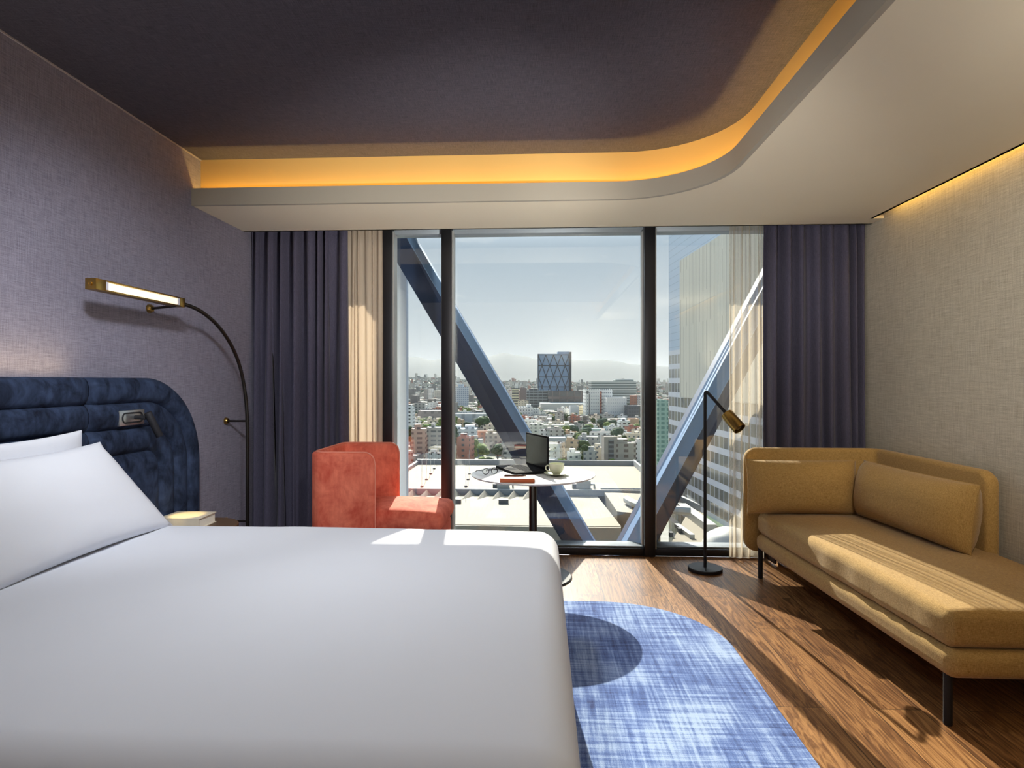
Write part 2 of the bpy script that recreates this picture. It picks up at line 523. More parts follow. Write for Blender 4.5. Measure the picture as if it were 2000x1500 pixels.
brace('diagonal_brace', 'navy steel diagonal brace outside, falling from upper left to the middle pane', [
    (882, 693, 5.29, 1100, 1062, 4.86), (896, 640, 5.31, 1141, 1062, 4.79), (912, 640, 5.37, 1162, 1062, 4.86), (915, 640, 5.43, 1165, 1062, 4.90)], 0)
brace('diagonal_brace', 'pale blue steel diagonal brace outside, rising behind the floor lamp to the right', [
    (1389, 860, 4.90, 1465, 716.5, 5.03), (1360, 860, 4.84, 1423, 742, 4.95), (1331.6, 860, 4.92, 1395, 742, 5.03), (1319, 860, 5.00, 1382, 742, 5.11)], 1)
b = B(); box(b, -1.44, -1.345, 5.96, 6.06, -.9, 3.2, .012)
tag(obj('facade_post', b, plain('pale_post_paint', srgb(216, 226, 236), .5)), 'pale grey vertical post outside the narrow left pane', 'post')

# ------------------------------------------------------------------ curtains
def drape(name, label, cat, mat, x0, x1, yc, folds, amp, seed, z0=.015, z1=2.62, thick=.003, flare=0):
    rg = random.Random(seed)
    nx, nz = folds*22, 26
    ph = [0]
    for i in range(folds): ph.append(ph[-1]+.45+1.1*rg.random()**1.3)
    tot = ph[-1]
    amps = [amp*(.5+.95*rg.random()) for _ in range(folds+2)]
    rings = []
    for j in range(nz+1):
        v = j/nz; z = z0+(z1-z0)*v
        row = []
        for i in range(nx+1):
            u = i/nx
            s = u*folds; k = int(min(s, folds-1)); fr = s-k
            xx = (ph[k]+(ph[k+1]-ph[k])*fr)/tot
            a = amps[k]+(amps[k+1]-amps[k])*fr
            a *= (.75+.35*(1-v))
            w = math.sin(2*PI*s+.5*math.sin(3*v+k))
            w = math.copysign(abs(w)**.8, w)
            pl = 0
            if v > .9: pl = (v-.9)/.1
            y = yc+a*w*(1-.35*pl)+.007*pl*math.sin(6*PI*s)
            x = x0+(x1-x0)*xx+.012*math.sin(2*PI*s*1+2.2*v+k*1.3)*(1-v)+flare*(1-v)*(u-.5)
            x = min(max(x, x0-.002), x1+abs(flare)+.004)
            row.append(Vector((x, y, z)))
        rings.append(row)
    b = B(); loft(b, rings, close=False, caps=False)
    o = obj(name, b, mat, None, 0, origin=((x0+x1)/2, yc, 0))
    for f in o.data.polygons: f.use_smooth = True
    md = o.modifiers.new('thickness', 'SOLIDIFY'); md.thickness = thick; md.offset = 0
    return tag(o, label, cat)
drape('curtain', 'dark navy blackout curtain hanging beside the arched wall lamp', 'curtain', M['curtain'], XL+.01, -1.455, 4.485, 8, .052, 3)
drape('curtain', 'dark navy blackout curtain hanging behind the ochre sofa', 'curtain', M['curtain'], 1.615, XR-.012, 4.465, 8, .055, 5)
drape('sheer_curtain', 'gathered beige sheer curtain behind the red armchair', 'curtain', M['sheer'], -1.53, -1.215, 4.55, 6, .018, 9)
drape('sheer_curtain', 'beige translucent sheer curtain hanging left of the sofa back', 'curtain', M['sheer_thin'], 1.385, 1.66, 4.54, 6, .018, 13)

# ------------------------------------------------------------------ bed
bed = thing('bed', 'large bed with dark base under the white duvet', 'bed', (-1.0, 2.0, 0))
b = B(); box(b, -2.05, -.02, 1.16, 2.84, .08, .30, .02); obj('base', b, M['headboard'], bed)
b = B(); rbox(b, (-1.04, 2.0, .43), (1.03, .86, .13), .06, 8); obj('mattress', b, M['linen'], bed)
for x, y in ((-1.95, 1.25), (-1.95, 2.75), (-.12, 1.25), (-.12, 2.75)):
    b = B(); lathe(b, [(0, 0), (.025, 0), (.03, .085), (0, .085)], (x, y, 0), 16); obj('leg', b, M['black'], bed)
def duvet_bend(v):
    s = .006*fractal((v.x*1.6, v.y*1.6, 0), 1)
    t = max(0, min(1, (v.z-.3)/.3))
    v.z += s*t
    crown = max(0, 1-((v.y-2.0)/.93)**4)*max(0, 1-((v.x+1.0)/1.08)**6)
    v.z += .012*crown*t - .004*t
    low = max(0, (.5-v.z)/.4)
    v.x += .012*low*math.sin(v.y*11+1) if v.x > -.2 else 0
    v.y += .015*low*math.sin(v.x*9) if v.y > 2.5 else 0
    return v
b = B(); rbox(b, (-.9875, 2.0, .40), (1.0675, .925, .22), (.10, .10, .10), 44, duvet_bend, .75)
tag(obj('duvet', b, M['linen'], None, 60, origin=(-.99, 2.0, .18)), 'smooth white duvet spread over the bed and hanging at its foot', 'duvet')

def pillow(name, label, Y0b, Y1b, Y0t, Y1t, bot, top, T, seed, hem=.035):
    """Y range at the bottom / top edge, (x,z) of the bottom and top edge, thickness"""
    n = 28
    bx, bz = bot; tx, tz = top
    ax = Vector((tx-bx, 0, tz-bz)).normalized(); nr = Vector((ax.z, 0, -ax.x))
    b = B()
    front, back = [], []
    for j in range(n+1):
        v = j/n
        rf, rb = [], []
        for i in range(n+1):
            u = i/n
            ya = Y0b+(Y0t-Y0b)*v; yb_ = Y1b+(Y1t-Y1b)*v
            uu, vv = 2*u-1, 2*v-1
            pin = .035*(1-vv*vv)
            y = ya+(yb_-ya)*u - uu*pin
            base = Vector((bx+(tx-bx)*v, y, bz+(tz-bz)*v)) + ax*(-vv*.02*(1-uu*uu))
            fl = max(0.0, (1-uu**2))**.42 * max(0.0, (1-vv**2))**.42
            th = T/2*fl*(1+.10*fractal((u*2.4+seed, v*2.4, 1), 1)) + .004
            wr = (.007*math.sin(uu*19+5*vv+seed)+.008*fractal((uu*7+seed, vv*3, 4), 1))*max(0, abs(vv)-.55)*2.2*(1-vv*vv*.8)
            rf.append(base+nr*(th+wr)); rb.append(base-nr*th)
        front.append(rf); back.append(rb)
    A = [[b.verts.new(p) for p in r] for r in front]
    Cc = [[b.verts.new(p) for p in r] for r in back]
    for j in range(n):
        for i in range(n):
            b.faces.new((A[j][i], A[j][i+1], A[j+1][i+1], A[j+1][i]))
            b.faces.new((Cc[j][i+1], Cc[j][i], Cc[j+1][i], Cc[j+1][i+1]))
    ed = [(0, i) for i in range(n)]+[(j, n) for j in range(n)]+[(n, i) for i in range(n, 0, -1)]+[(j, 0) for j in range(n, 0, -1)]
    for k in range(len(ed)):
        p, q = ed[k], ed[(k+1) % len(ed)]
        b.faces.new((A[p[0]][p[1]], Cc[p[0]][p[1]], Cc[q[0]][q[1]], A[q[0]][q[1]]))
    t = thing(name, label, 'pillow', ((bx+tx)/2, (Y0b+Y1b)/2, bz))
    obj('cushion_cover', b, M['linen'], t, 70)
    return t
pillow('pillow', 'plump white pillow leaning in front at the head of the bed', 1.80, 2.86, 1.82, 2.62, (-1.80, .616), (-1.985, 1.045), .17, 1)
pillow('pillow', 'white pillow mostly hidden behind the plump front pillow', 1.85, 2.66, 1.84, 2.60, (-2.02, .645), (-2.055, 1.10), .045, 4)

# ------------------------------------------------------------------ headboard with concentric channels
hb = thing('headboard', 'navy velvet channelled headboard with a rounded corner on the left wall', 'headboard', (XL, 2.3, .1))
def hb_prof(d):
    w = .128
    if d < w*3: k = (d % w)/w; return .098+.030*max(0, 1-(2*k-1)**2)**.5
    k = min(1, (d-w*3)/.06); return .098+.026*math.sin(k*PI/2)
def hb_panel(y0, y1, corner, yend=3.62, ztop=1.336, zb=.12, r=.5):
    loops = []
    ds = [i*.128/10 for i in range(31)] + [.384+.02*i for i in range(1, 5)]
    for d in ds:
        line = []
        n = 26
        x = XL+hb_prof(d)
        for i in range(n+1): line.append((y0+(((yend-r) if corner else y1)-y0)*i/n, ztop-d))
        if corner:
            rr = r-d
            line += [(yend-r+rr*math.sin(R(90*i/24)), ztop-r+rr*math.cos(R(90*i/24))) for i in range(1, 25)]
            line += [(yend-d, ztop-r+(zb-(ztop-r))*i/14) for i in range(1, 15)]
        # stitched edge rolls in at the panel joint
        pts = []
        for (yy, zz) in line:
            e = min(abs(yy-y0), 1 if corner else abs(yy-y1))
            roll = .03*(1-min(1, e/.03))**2
            pts.append(Vector((x-roll, yy, zz)))
        loops.append(pts)
    b = B()
    first = [Vector((XL+.001, p.y, p.z)) for p in loops[0]]
    loft(b, [first]+loops, close=False, caps=False)
    last = loops[-1]
    if corner:
        vs = [b.verts.new(p) for p in last] + [b.verts.new(Vector((last[-1].x, y0, zb)))]
        b.faces.new(vs)
    else:
        b.faces.new([b.verts.new(p) for p in (last[0], last[-1], Vector((last[-1].x, y1, zb)), Vector((last[0].x, y0, zb)))])
    bmesh.ops.remove_doubles(b, verts=b.verts, dist=.0005)
    return b
obj('panel', hb_panel(2.724, 0, True), M['headboard'], hb, 50)
obj('panel', hb_panel(.42, 2.720, False), M['headboard'], hb, 50)

# reading light on the headboard
rl = thing('reading_light', 'small black swivel reading light on a silver plate in the headboard', 'reading light', (-2.09, 2.98, 1.13))
b = B(); box(b, -2.10, -2.082, 2.884, 3.074, 1.094, 1.172, .004); obj('back_plate', b, M['chrome'], rl)
b = B()
ring = [(2.91+.0, 1.105)]
pts = [Vector((-2.081, 2.925+.02*math.cos(R(a)), 1.133+.024*math.sin(R(a)))) for a in range(90, 271, 20)] + [Vector((-2.081, 3.035+.02*math.cos(R(a)), 1.133+.024*math.sin(R(a)))) for a in range(-90, 91, 20)]
tube(b, pts+[pts[0]], .004, 6); obj('recess_ring', b, M['black'], rl)
b = B(); tube(b, [(-2.082, 3.0, 1.133), (-2.05, 3.0, 1.133), (-2.03, 3.005, 1.13)], .011, 14); obj('joint', b, M['black'], rl)
hd0, hd1 = Vector((-2.02, 3.005, 1.158)), Vector((-1.985, 3.05, 1.032))
b = B(); lathe(b, [(0, 0), (.016, 0), (.018, .004), (.018, (hd1-hd0).length-.004), (.016, (hd1-hd0).length), (.012, (hd1-hd0).length), (.012, (hd1-hd0).length-.02), (0, (hd1-hd0).length-.02)], hd0, 24, (hd1-hd0).normalized()); obj('lamp_head', b, M['black'], rl)
# ------------------------------------------------------------------ arched wall lamp
AX = -2.054
al = thing('arched_wall_lamp', 'tall arched lamp on the left wall with a glowing brass bar shade', 'lamp', (AX, 4.125, 0))
arcpts = [(AX, 4.125, .12), (AX, 4.125, .5), (AX, 4.128, 1.0), (AX, 4.112, 1.16), (AX, 4.075, 1.31), (AX, 4.00, 1.46), (AX, 3.88, 1.585), (AX, 3.73, 1.68), (AX, 3.56, 1.74), (AX, 3.44, 1.758), (AX, 3.34, 1.762)]
def smoothline(p, k=3):
    p = [Vector(q) for q in p]
    for _ in range(k):
        q = [p[0]]
        for a, c in zip(p, p[1:]): q += [a*.75+c*.25, a*.25+c*.75]
        q.append(p[-1]); p = q
    return p
b = B(); tube(b, smoothline(arcpts), .0115, 16); obj('pole', b, M['gunmetal'], al)
for (y, z) in ((4.125, 1.04), (4.125, .34), (3.30, 1.728)):
    b = B(); tube(b, [(XL+.02, y, z), (AX, y, z if z < 1.5 else 1.742)], .0075, 12); br = obj('wall_bracket', b, M['gunmetal'], al)
    b = B(); lathe(b, [(0, 0), (.024, 0), (.024, .012), (.018, .022), (0, .022)], (XL, y, z), 24, (1, 0, 0)); obj('rosette', b, M['brass'], br)
hx = AX
b = B(); box(b, hx-.026, hx+.026, 2.655, 2.722, 1.738, 1.790, .002); cap = obj('end_cap', b, M['brass'], al)
b = B(); lathe(b, [(0, 0), (.010, 0), (.010, .008), (.005, .008), (.005, .006), (0, .006)], (hx, 2.656, 1.764), 20, (0, -1, 0)); obj('screw', b, M['brass'], cap)
b = B(); box(b, hx-.026, hx+.026, 3.30, 3.345, 1.738, 1.790, .002); obj('end_cap', b, M['brass'], al)
b = B(); box(b, hx-.026, hx+.026, 2.72, 3.302, 1.783, 1.790, .001); box(b, hx-.026, hx+.026, 2.72, 3.302, 1.738, 1.745, .001); box(b, hx-.026, hx-.02, 2.72, 3.302, 1.745, 1.783); obj('housing', b, M['brass'], al)
M['lampglow'] = emis('warm_lamp_glow', (1, .80, .46), 1.25)
M['acrylic'] = plain('clear_end_block', srgb(214, 212, 220), .15)
b = B(); box(b, hx-.019, hx+.020, 2.74, 3.28, 1.746, 1.782, .004); obj('diffuser', b, M['lampglow'], al)
for y in (2.722, 3.282):
    b = B(); box(b, hx-.019, hx+.024, y, y+.018, 1.7455, 1.7825); obj('end_block', b, M['acrylic'], al)

# ------------------------------------------------------------------ nightstand and book
ns = thing('nightstand', 'round walnut nightstand tucked between the bed and the headboard end', 'nightstand', (-1.885, 3.27, 0))
b = B(); lathe(b, [(0, .485), (.178, .485), (.186, .492), (.186, .513), (.18, .52), (0, .52)], (-1.885, 3.27, 0), 56); obj('top', b, M['walnut'], ns)
b = B(); lathe(b, [(0, .02), (.15, .02), (.15, .485), (0, .485)], (-1.885, 3.27, 0), 48); obj('drum', b, M['walnut'], ns)
b = B(); lathe(b, [(0, 0), (.13, 0), (.13, .02), (0, .02)], (-1.885, 3.27, 0), 32); obj('plinth', b, M['black'], ns)
bk = thing('book', 'thick pale book lying on the nightstand under the reading light', 'book', (-1.95, 3.25, .52))
b = B(); box(b, -2.068, -1.84, 3.16, 3.336, .5745, .580, .001); box(b, -2.068, -1.84, 3.16, 3.336, .5205, .526, .001); box(b, -2.068, -1.84, 3.16, 3.166, .523, .578); obj('cover', b, M['bookcover'], bk)
b = B(); box(b, -2.062, -1.846, 3.166, 3.330, .526, .5745); obj('pages', b, M['paper'], bk)

# ------------------------------------------------------------------ red armchair
ch = thing('armchair', 'coral red velvet armchair with a wraparound back by the window', 'armchair', (-1.06, 4.16, 0))
shell = [(-1.065, 3.815)] + [(-1.40, 3.815)] + arc(-1.40, 3.885, .07, 270, 180, 6) + [(-1.47, 4.36)] + arc(-1.40, 4.36, .07, 180, 90, 6) + [(-1.055, 4.43)]
b = B(); panel_sweep(b, shell, .06, .86, .05, .07, .018); obj('back_shell', b, M['redvel'], ch, 50)
# piping along the rim
def rim(path, z0, z1, rt):
    P = resample(path, .01); s = [0]
    for a, c in zip(P, P[1:]): s.append(s[-1]+(c-a).length)
    L = s[-1]; out = [Vector((P[0].x, P[0].y, z0))]
    for i, p in enumerate(P):
        e = min(s[i], L-s[i]); cut = 0
        if e < rt: cut = rt-math.sqrt(max(0, rt*rt-(rt-e)**2))
        out.append(Vector((p.x, p.y, z1-cut)))
    out.append(Vector((P[-1].x, P[-1].y, z0)))
    return out
near = [(x, y-.022 if y < 3.9 else y) for x, y in shell]
b = B(); tube(b, rim(shell, .10, .862, .07), .0055, 8); obj('piping', b, M['redpipe'], ch)
def seat_bend(v):
    u = (v.x+1.02)/.40; w = (v.y-4.11)/.30
    cr = max(0, 1-u*u)*max(0, 1-w*w)
    v.z += .045*max(0, cr)**.7 if v.z > .38 else 0
    return v
b = B(); rbox(b, (-1.035, 4.12, .405), (.40, .275, .055), .045, 16, seat_bend); obj('seat_cushion', b, M['redvel'], ch, 60)
b = B(); rbox(b, (-1.04, 4.12, .23), (.385, .27, .125), .04, 8); obj('seat_base', b, M['redvel'], ch, 60)
for x, y in ((-1.36, 3.93), (-1.36, 4.32), (-.73, 3.93), (-.73, 4.32)):
    b = B(); lathe(b, [(0, 0), (.012, 0), (.016, .12), (0, .12)], (x, y, 0), 14); obj('leg', b, M['black'], ch)

# ------------------------------------------------------------------ round table and the things on it
TX, TY = bear(1041, 4.07)
TZ = .695
tb = thing('round_table', 'round white pedestal table with a slim dark stem by the window', 'table', (TX, TY, 0))
b = B(); lathe(b, [(0, TZ-.014), (.400, TZ-.014), (.414, TZ-.006), (.416, TZ-.003), (.415, TZ), (0, TZ)], (TX, TY, 0), 96); obj('tabletop', b, M['white'], tb)
b = B(); lathe(b, [(0, .012), (.027, .012), (.027, TZ-.03), (.09, TZ-.02), (.09, TZ-.0145), (0, TZ-.0145)], (TX, TY, 0), 32); obj('stem', b, M['gunmetal'], tb)
b = B(); lathe(b, [(0, 0), (.262, 0), (.262, .006), (.255, .012), (0, .014)], (TX, TY, 0), 72); obj('base', b, M['black'], tb)

# laptop: hinge runs along local x, keyboard deck in -y... placed by its hinge ends
h0 = pz(1027, 907.5, TZ+.012); h1 = pz(1070, 921.5, TZ+.012)
hm = (h0+h1)/2; ang = math.atan2(h1.y-h0.y, h1.x-h0.x); W = .375
lp = thing('laptop', 'open black laptop standing on the round white table', 'laptop', (hm.x, hm.y, TZ), ang)
D = .235
b = B(); box(b, -W/2, W/2, -D, 0, .0008, .018, .003); deck = obj('keyboard_deck', b, M['plastic'], lp, world=False)
b = B()
for r_ in range(5):
    for c_ in range(14):
        x = -W/2+.028+c_*.0232; y = -.05-r_*.021
        box(b, x, x+.019, y-.016, y, .018, .0195)
obj('keys', b, M['keys'], deck, 0, world=False)
b = B(); box(b, -.05, .05, -D+.015, -D+.075, .018, .0185); obj('touchpad', b, M['keys'], deck, 0, world=False)
b = B(); box(b, -W/2, W/2, .002, .010, .012, .250, .003); lid = obj('screen_lid', b, M['plastic'], lp, world=False)
b = B(); box(b, -W/2+.012, W/2-.012, .0005, .002, .032, .238); obj('display', b, M['screen'], lid, 0, world=False)
b = B(); tube(b, [(-W/2+.03, .006, .014), (W/2-.03, .006, .014)], .006, 10); obj('hinge', b, M['plastic'], lp, world=False)

n0 = pz(977, 942.5, TZ)
nb = thing('notebook', 'orange leather notebook lying at the near edge of the round table', 'notebook', (n0.x+.105, n0.y+.07, TZ), R(-1))
b = B(); box(b, -.105, .105, -.07, .07, .0005, .004, .001); box(b, -.105, .105, -.07, .07, .023, .0265, .001); box(b, -.105, .105, -.0712, -.068, .002, .0255); obj('cover', b, M['orange'], nb, world=False)
b = B(); box(b, -.102, .102, -.068, .068, .004, .023); obj('pages', b, M['paper'], nb, 0, world=False)
pe = thing('pen', 'slim brown pen lying on the orange notebook', 'pen', (n0.x+.09, n0.y+.075, TZ+.0268+.005), R(4))
b = B(); tube(b, [(-.07, 0, 0), (.045, 0, 0)], .005, 12); obj('barrel', b, M['walnut'], pe, world=False)
b = B(); tube(b, [(.045, 0, 0), (.066, 0, -.001), (.070, 0, -.001)], .0048, 12, .001); obj('tip', b, M['gunmetal'], pe, world=False)
b = B(); box(b, -.066, -.03, -.0012, .0012, .005, .007); obj('clip', b, M['gunmetal'], pe, world=False)

sx, sy = bear(1087, 4.0)
sa = obj('saucer', (lambda b: (lathe(b, [(0, .002), (.035, .0005), (.05, .004), (.083, .015), (.083, .018), (.05, .008), (.03, .006), (0, .006)], (sx, sy, TZ), 48), b)[1])(B()), M['ceramic'], None, 50, origin=(sx, sy, TZ))
tag(sa, 'pale green saucer under the coffee cup on the table', 'saucer')
cu = thing('coffee_cup', 'pale green rounded coffee cup on its saucer on the table', 'cup', (sx, sy, TZ+.0065))
b = B(); lathe(b, [(0, 0), (.024, 0), (.026, .004), (.040, .018), (.049, .042), (.052, .072), (.0495, .072), (.046, .044), (.036, .020), (0, .012)], (sx, sy, TZ+.0065), 48); obj('bowl', b, M['ceramic'], cu, 50)
b = B(); hp = [Vector((sx-.047, sy-.012, TZ+.066)), Vector((sx-.066, sy-.02, TZ+.068)), Vector((sx-.074, sy-.024, TZ+.052)), Vector((sx-.064, sy-.02, TZ+.034)), Vector((sx-.041, sy-.012, TZ+.030))]
tube(b, smoothline(hp, 2), .0045, 10); obj('handle', b, M['ceramic'], cu)

gx, gy = bear(953, 4.07)
eg = thing('eyeglasses', 'black framed eyeglasses lying folded open on the table', 'eyeglasses', (gx, gy, TZ), R(35))
b = B()
for s in (-1, 1):
    tube(b, [(s*.033+.024*math.cos(R(a)), -.03, .022+.019*math.sin(R(a))) for a in range(0, 361, 20)], .0022, 8)
tube(b, [(-.009, -.03, .026), (0, -.032, .029), (.009, -.03, .026)], .0022, 8)
obj('frame', b, M['plastic'], eg, world=False)
for s in (-1, 1):
    b = B(); tube(b, [(s*.057, -.03, .027), (s*.06, -.02, .028), (s*.05, .06, .020), (s*.042, .10, .003)], .0022, 8); obj('temple_arm', b, M['plastic'], eg, world=False)
    b = B(); lathe(b, [(0, 0), (.022, 0), (.022, .001), (0, .001)], (s*.033, -.03, .022), 24, (0, 1, 0)); obj('lens', b, M['glass'], eg, world=False)

# ------------------------------------------------------------------ floor lamp
LX, LY = 1.137, 4.271
fl = thing('floor_lamp', 'slim black floor lamp with a bent neck and brass cylinder shade', 'lamp', (LX, LY, 0))
b = B(); lathe(b, [(0, 0), (.114, 0), (.116, .003), (.116, .020), (.112, .024), (0, .024)], (LX, LY, 0), 64); obj('base', b, M['black'], fl)
hx_, hy_ = bear(1445, 3.98)
tip = Vector((hx_, hy_, 1.003)); apx = Vector((LX, LY, 1.262)); sd = (tip-apx).normalized()
neck = [(LX, LY, .024), (LX, LY, .6), (LX, LY, 1.18), apx+Vector((0, 0, -.012)), apx+sd*.04, tip-sd*.14]
b = B(); tube(b, smoothline(neck, 3), .0108, 14); obj('pole', b, M['black'], fl)
s0 = tip-sd*.15
b = B(); lathe(b, [(0, 0), (.010, 0), (.012, .01), (.041, .012), (.043, .016), (.043, .150), (.040, .150), (.040, .10), (0, .10)], s0, 40, sd); obj('shade', b, M['brass'], fl)
b = B(); lathe(b, [(0, .10), (.03, .101), (.030, .128), (.02, .14), (0, .143)], s0, 24, sd); obj('bulb', b, plain('unlit_bulb', srgb(60, 58, 54), .3), fl)

# ------------------------------------------------------------------ sofa
so = thing('sofa', 'ochre wool chaise sofa with a wraparound back along the right wall', 'sofa', (1.85, 3.2, 0))
def xfront(y): return 1.432+(4.12-y)*.056
def plan(v, x0=1.43, x1=2.30):
    u = (v.x-x0)/(x1-x0)
    v.x = xfront(v.y)+u*(x1-xfront(v.y)); return v
def seat2(v):
    v = plan(v)
    if v.z > .38:
        u = (v.x-1.9)/.45; w = (v.y-3.23)/.92
        v.z += .016*max(0, 1-u**4)*max(0, 1-w**4)
        v.z += .004*fractal((v.x*5, v.y*3, 0), 1)
    else:
        v.z += 0
    e = abs(v.x-xfront(v.y))
    if e < .02: v.x += .004*math.sin(v.y*33+2*math.sin(v.y*7))
    return v
b = B(); rbox(b, (1.865, 3.24, .375), (.435, .885, .073), (.045, .045, .045), 34, seat2, .7); obj('seat_cushion', b, M['sofa'], so, 60)
b = B(); rbox(b, (1.865, 3.235, .248), (.437, .90, .054), (.04, .05, .04), 14, plan); obj('base', b, M['sofa'], so, 60)
bp = [(1.378, 4.205), (2.19, 4.205)] + arc(2.19, 4.13, .075, 90, 0, 6) + [(2.265, 3.14)]
b = B(); panel_sweep(b, bp, .16, .865, .068, .085, .026); obj('back_shell', b, M['sofa'], so, 50)
for x, y in ((1.462, 4.12), (1.558, 2.40), (2.22, 4.09), (2.22, 2.42)):
    b = B(); lathe(b, [(0, 0), (.0145, 0), (.0155, .004), (.0155, .21), (0, .21)], (x, y, 0), 20); obj('leg', b, M['black'], so)

def softcushion(name, label, c, ax, up, half, T, seed):
    """c centre, ax along the length, up along the height; plump box cushion with pinched corners"""
    ax = Vector(ax).normalized(); up = Vector(up).normalized(); nr = ax.cross(up)
    t = thing(name, label, 'cushion', (c[0], c[1], c[2]-half[1]))
    b = B(); n = 30
    A, Cc = [], []
    for j in range(n+1):
        ra, rc = [], []
        for i in range(n+1):
            uu, vv = 2*i/n-1, 2*j/n-1
            fl = max(0, 1-abs(uu)**4.5)**.5*max(0, 1-abs(vv)**2.5)**.55
            ex = 1+.02*uu*uu*vv*vv
            p = Vector(c)+ax*(uu*half[0]*ex*(1-.015*(1-vv*vv)))+up*(vv*half[1]*ex*(1-.02*(1-uu*uu)))
            th = T/2*fl*(1+.06*fractal((uu*1.5+seed, vv*1.5, 2), 1))+.003
            ra.append(b.verts.new(p+nr*th)); rc.append(b.verts.new(p-nr*th))
        A.append(ra); Cc.append(rc)
    for j in range(n):
        for i in range(n):
            b.faces.new((A[j][i], A[j][i+1], A[j+1][i+1], A[j+1][i])); b.faces.new((Cc[j][i+1], Cc[j][i], Cc[j+1][i], Cc[j+1][i+1]))
    ed = [(0, i) for i in range(n)]+[(j, n) for j in range(n)]+[(n, i) for i in range(n, 0, -1)]+[(j, 0) for j in range(n, 0, -1)]
    loop = []
    for k in range(len(ed)):
        p, q = ed[k], ed[(k+1) % len(ed)]
        b.faces.new((A[p[0]][p[1]], Cc[p[0]][p[1]], Cc[q[0]][q[1]], A[q[0]][q[1]]))
        loop.append((A[p[0]][p[1]].co+Cc[p[0]][p[1]].co)/2)
    obj('cover', b, M['sofa'], t, 60)
    b = B(); tube(b, [v.copy() for v in loop]+[loop[0].copy()], .0035, 6); obj('seam', b, M['sofa'], t)
softcushion('cushion', 'ochre cushion against the window end of the sofa back', (1.69, 4.022, .632), (1, 0, 0), (0, .10, 1), (.345, .172), .19, 1)
softcushion('cushion', 'ochre bolster cushion against the right wall side of the sofa', (2.085, 3.53, .635), (-.07, 1, 0), (.13, 0, 1), (.46, .172), .25, 5)

# ------------------------------------------------------------------ rug
rg = thing('rug', 'streaky pale blue rug with a rounded corner on the wood floor', 'rug', (0, 2.4, 0))
out = [(-.9, .6)] + [(.94, .6)] + arc(.94-.60, 3.60-.60, .60, 0, 90, 20) + [(-.9, 3.60)]
b = B(); prism(b, out, .0005, .014); obj('field', b, M['rug'], rg, 30)

# ------------------------------------------------------------------ lights of the room, then added fill lights
def area(name, loc, rot, sx, sy, power, col, spread=180):
    l = bpy.data.lights.new(name, 'AREA'); l.shape = 'RECTANGLE'; l.size = sx; l.size_y = sy
    l.energy = power; l.color = col; l.spread = R(spread)
    o = bpy.data.objects.new(name, l); COL.objects.link(o); o.location = loc; o.rotation_euler = rot
    return o
AMB = (1, .62, .15)
# LED strip in the trough, following the cove
cp = cove_path(1.075, 3.785, .585, 8)
for (a, c) in zip(cp, cp[1:]):
    a = Vector(a); c = Vector(c); d = c-a; L = d.length
    if L < .01: continue
    m_ = (a+c)/2
    area('cove_led', (m_.x, m_.y, ZS+.035), (R(180), 0, math.atan2(d.y, d.x)), L, .012, 2.3*L, AMB)
# LED strip in the slot over the right wall
area('wall_slot_led', (XR-.035, 1.4, ZS+.10), (0, 0, 0), .012, 5.4, 8, AMB)
# LED strip behind the headboard top
area('headboard_led', (XL+.085, 1.65, 1.345), (R(180), R(-10), 0), .012, 2.1, 2.2, (1, .74, .38))
# reading-light beam on the book
sp = bpy.data.lights.new('reading_spot', 'SPOT'); sp.energy = 16; sp.color = (1, .74, .30); sp.spot_size = R(24); sp.spot_blend = .6; sp.shadow_soft_size = .01
so_ = bpy.data.objects.new('reading_spot', sp); COL.objects.link(so_); so_.location = hd1+(hd1-hd0).normalized()*.004
so_.rotation_euler = (Vector((-1.955, 3.25, .56))-so_.location).to_track_quat('-Z', 'Y').to_euler()
# added fill lights at ceiling height, above the bed and behind the camera
for (x, y, pw) in ((-.8, 2.15, 12), (-1.1, -.6, 2), (.3, -.6, 2), (1.7, -.6, 4)):
    l = bpy.data.lights.new('fill_downlight', 'AREA'); l.shape = 'DISK'; l.size = .35; l.energy = pw; l.color = (.94, .97, 1); l.spread = R(115)
    o = bpy.data.objects.new('fill_downlight', l); COL.objects.link(o); o.location = (x, y, (ZC if x < 1 else ZS)-.01)
# added fill spots, no fittings known, brightening the walls, the drapes and the sofa
for (p_, q_, pw, deg, col_) in (((-.6, .9, 2.74), (-2.2, 3.25, 1.2), 420, 54, (.92, .95, 1)), ((.6, .2, 2.74), (-1.5, 4.4, 1.2), 190, 44, (1, .98, .96)),
                                ((1.12, .95, 2.42), (2.33, 3.2, 1.7), 260, 58, (1, .96, .88)), ((.2, .2, 2.74), (1.95, 4.3, 1.55), 120, 36, (1, .96, .9))):
    l = bpy.data.lights.new('fill_spot', 'SPOT'); l.energy = pw; l.spot_size = R(deg); l.spot_blend = 1; l.shadow_soft_size = .18; l.color = col_
    o = bpy.data.objects.new('fill_spot', l); COL.objects.link(o); o.location = p_
    o.rotation_euler = (Vector(q_)-Vector(p_)).to_track_quat('-Z', 'Y').to_euler()
for (p_, q_, pw, deg) in (((.9, .9, 1.25), (-.7, 4.0, 2.43), 420, 44), ((-.2, .3, 1.25), (1.0, 3.9, 2.43), 260, 40)):  # added upward fill spots, unseen, to brighten the soffit
    l = bpy.data.lights.new('fill_wash', 'SPOT'); l.energy = pw; l.spot_size = R(deg); l.spot_blend = 1; l.shadow_soft_size = .12; l.color = (1, .96, .90)
    o = bpy.data.objects.new('fill_wash', l); COL.objects.link(o); o.location = p_
    o.rotation_euler = (Vector(q_)-Vector(p_)).to_track_quat('-Z', 'Y').to_euler()
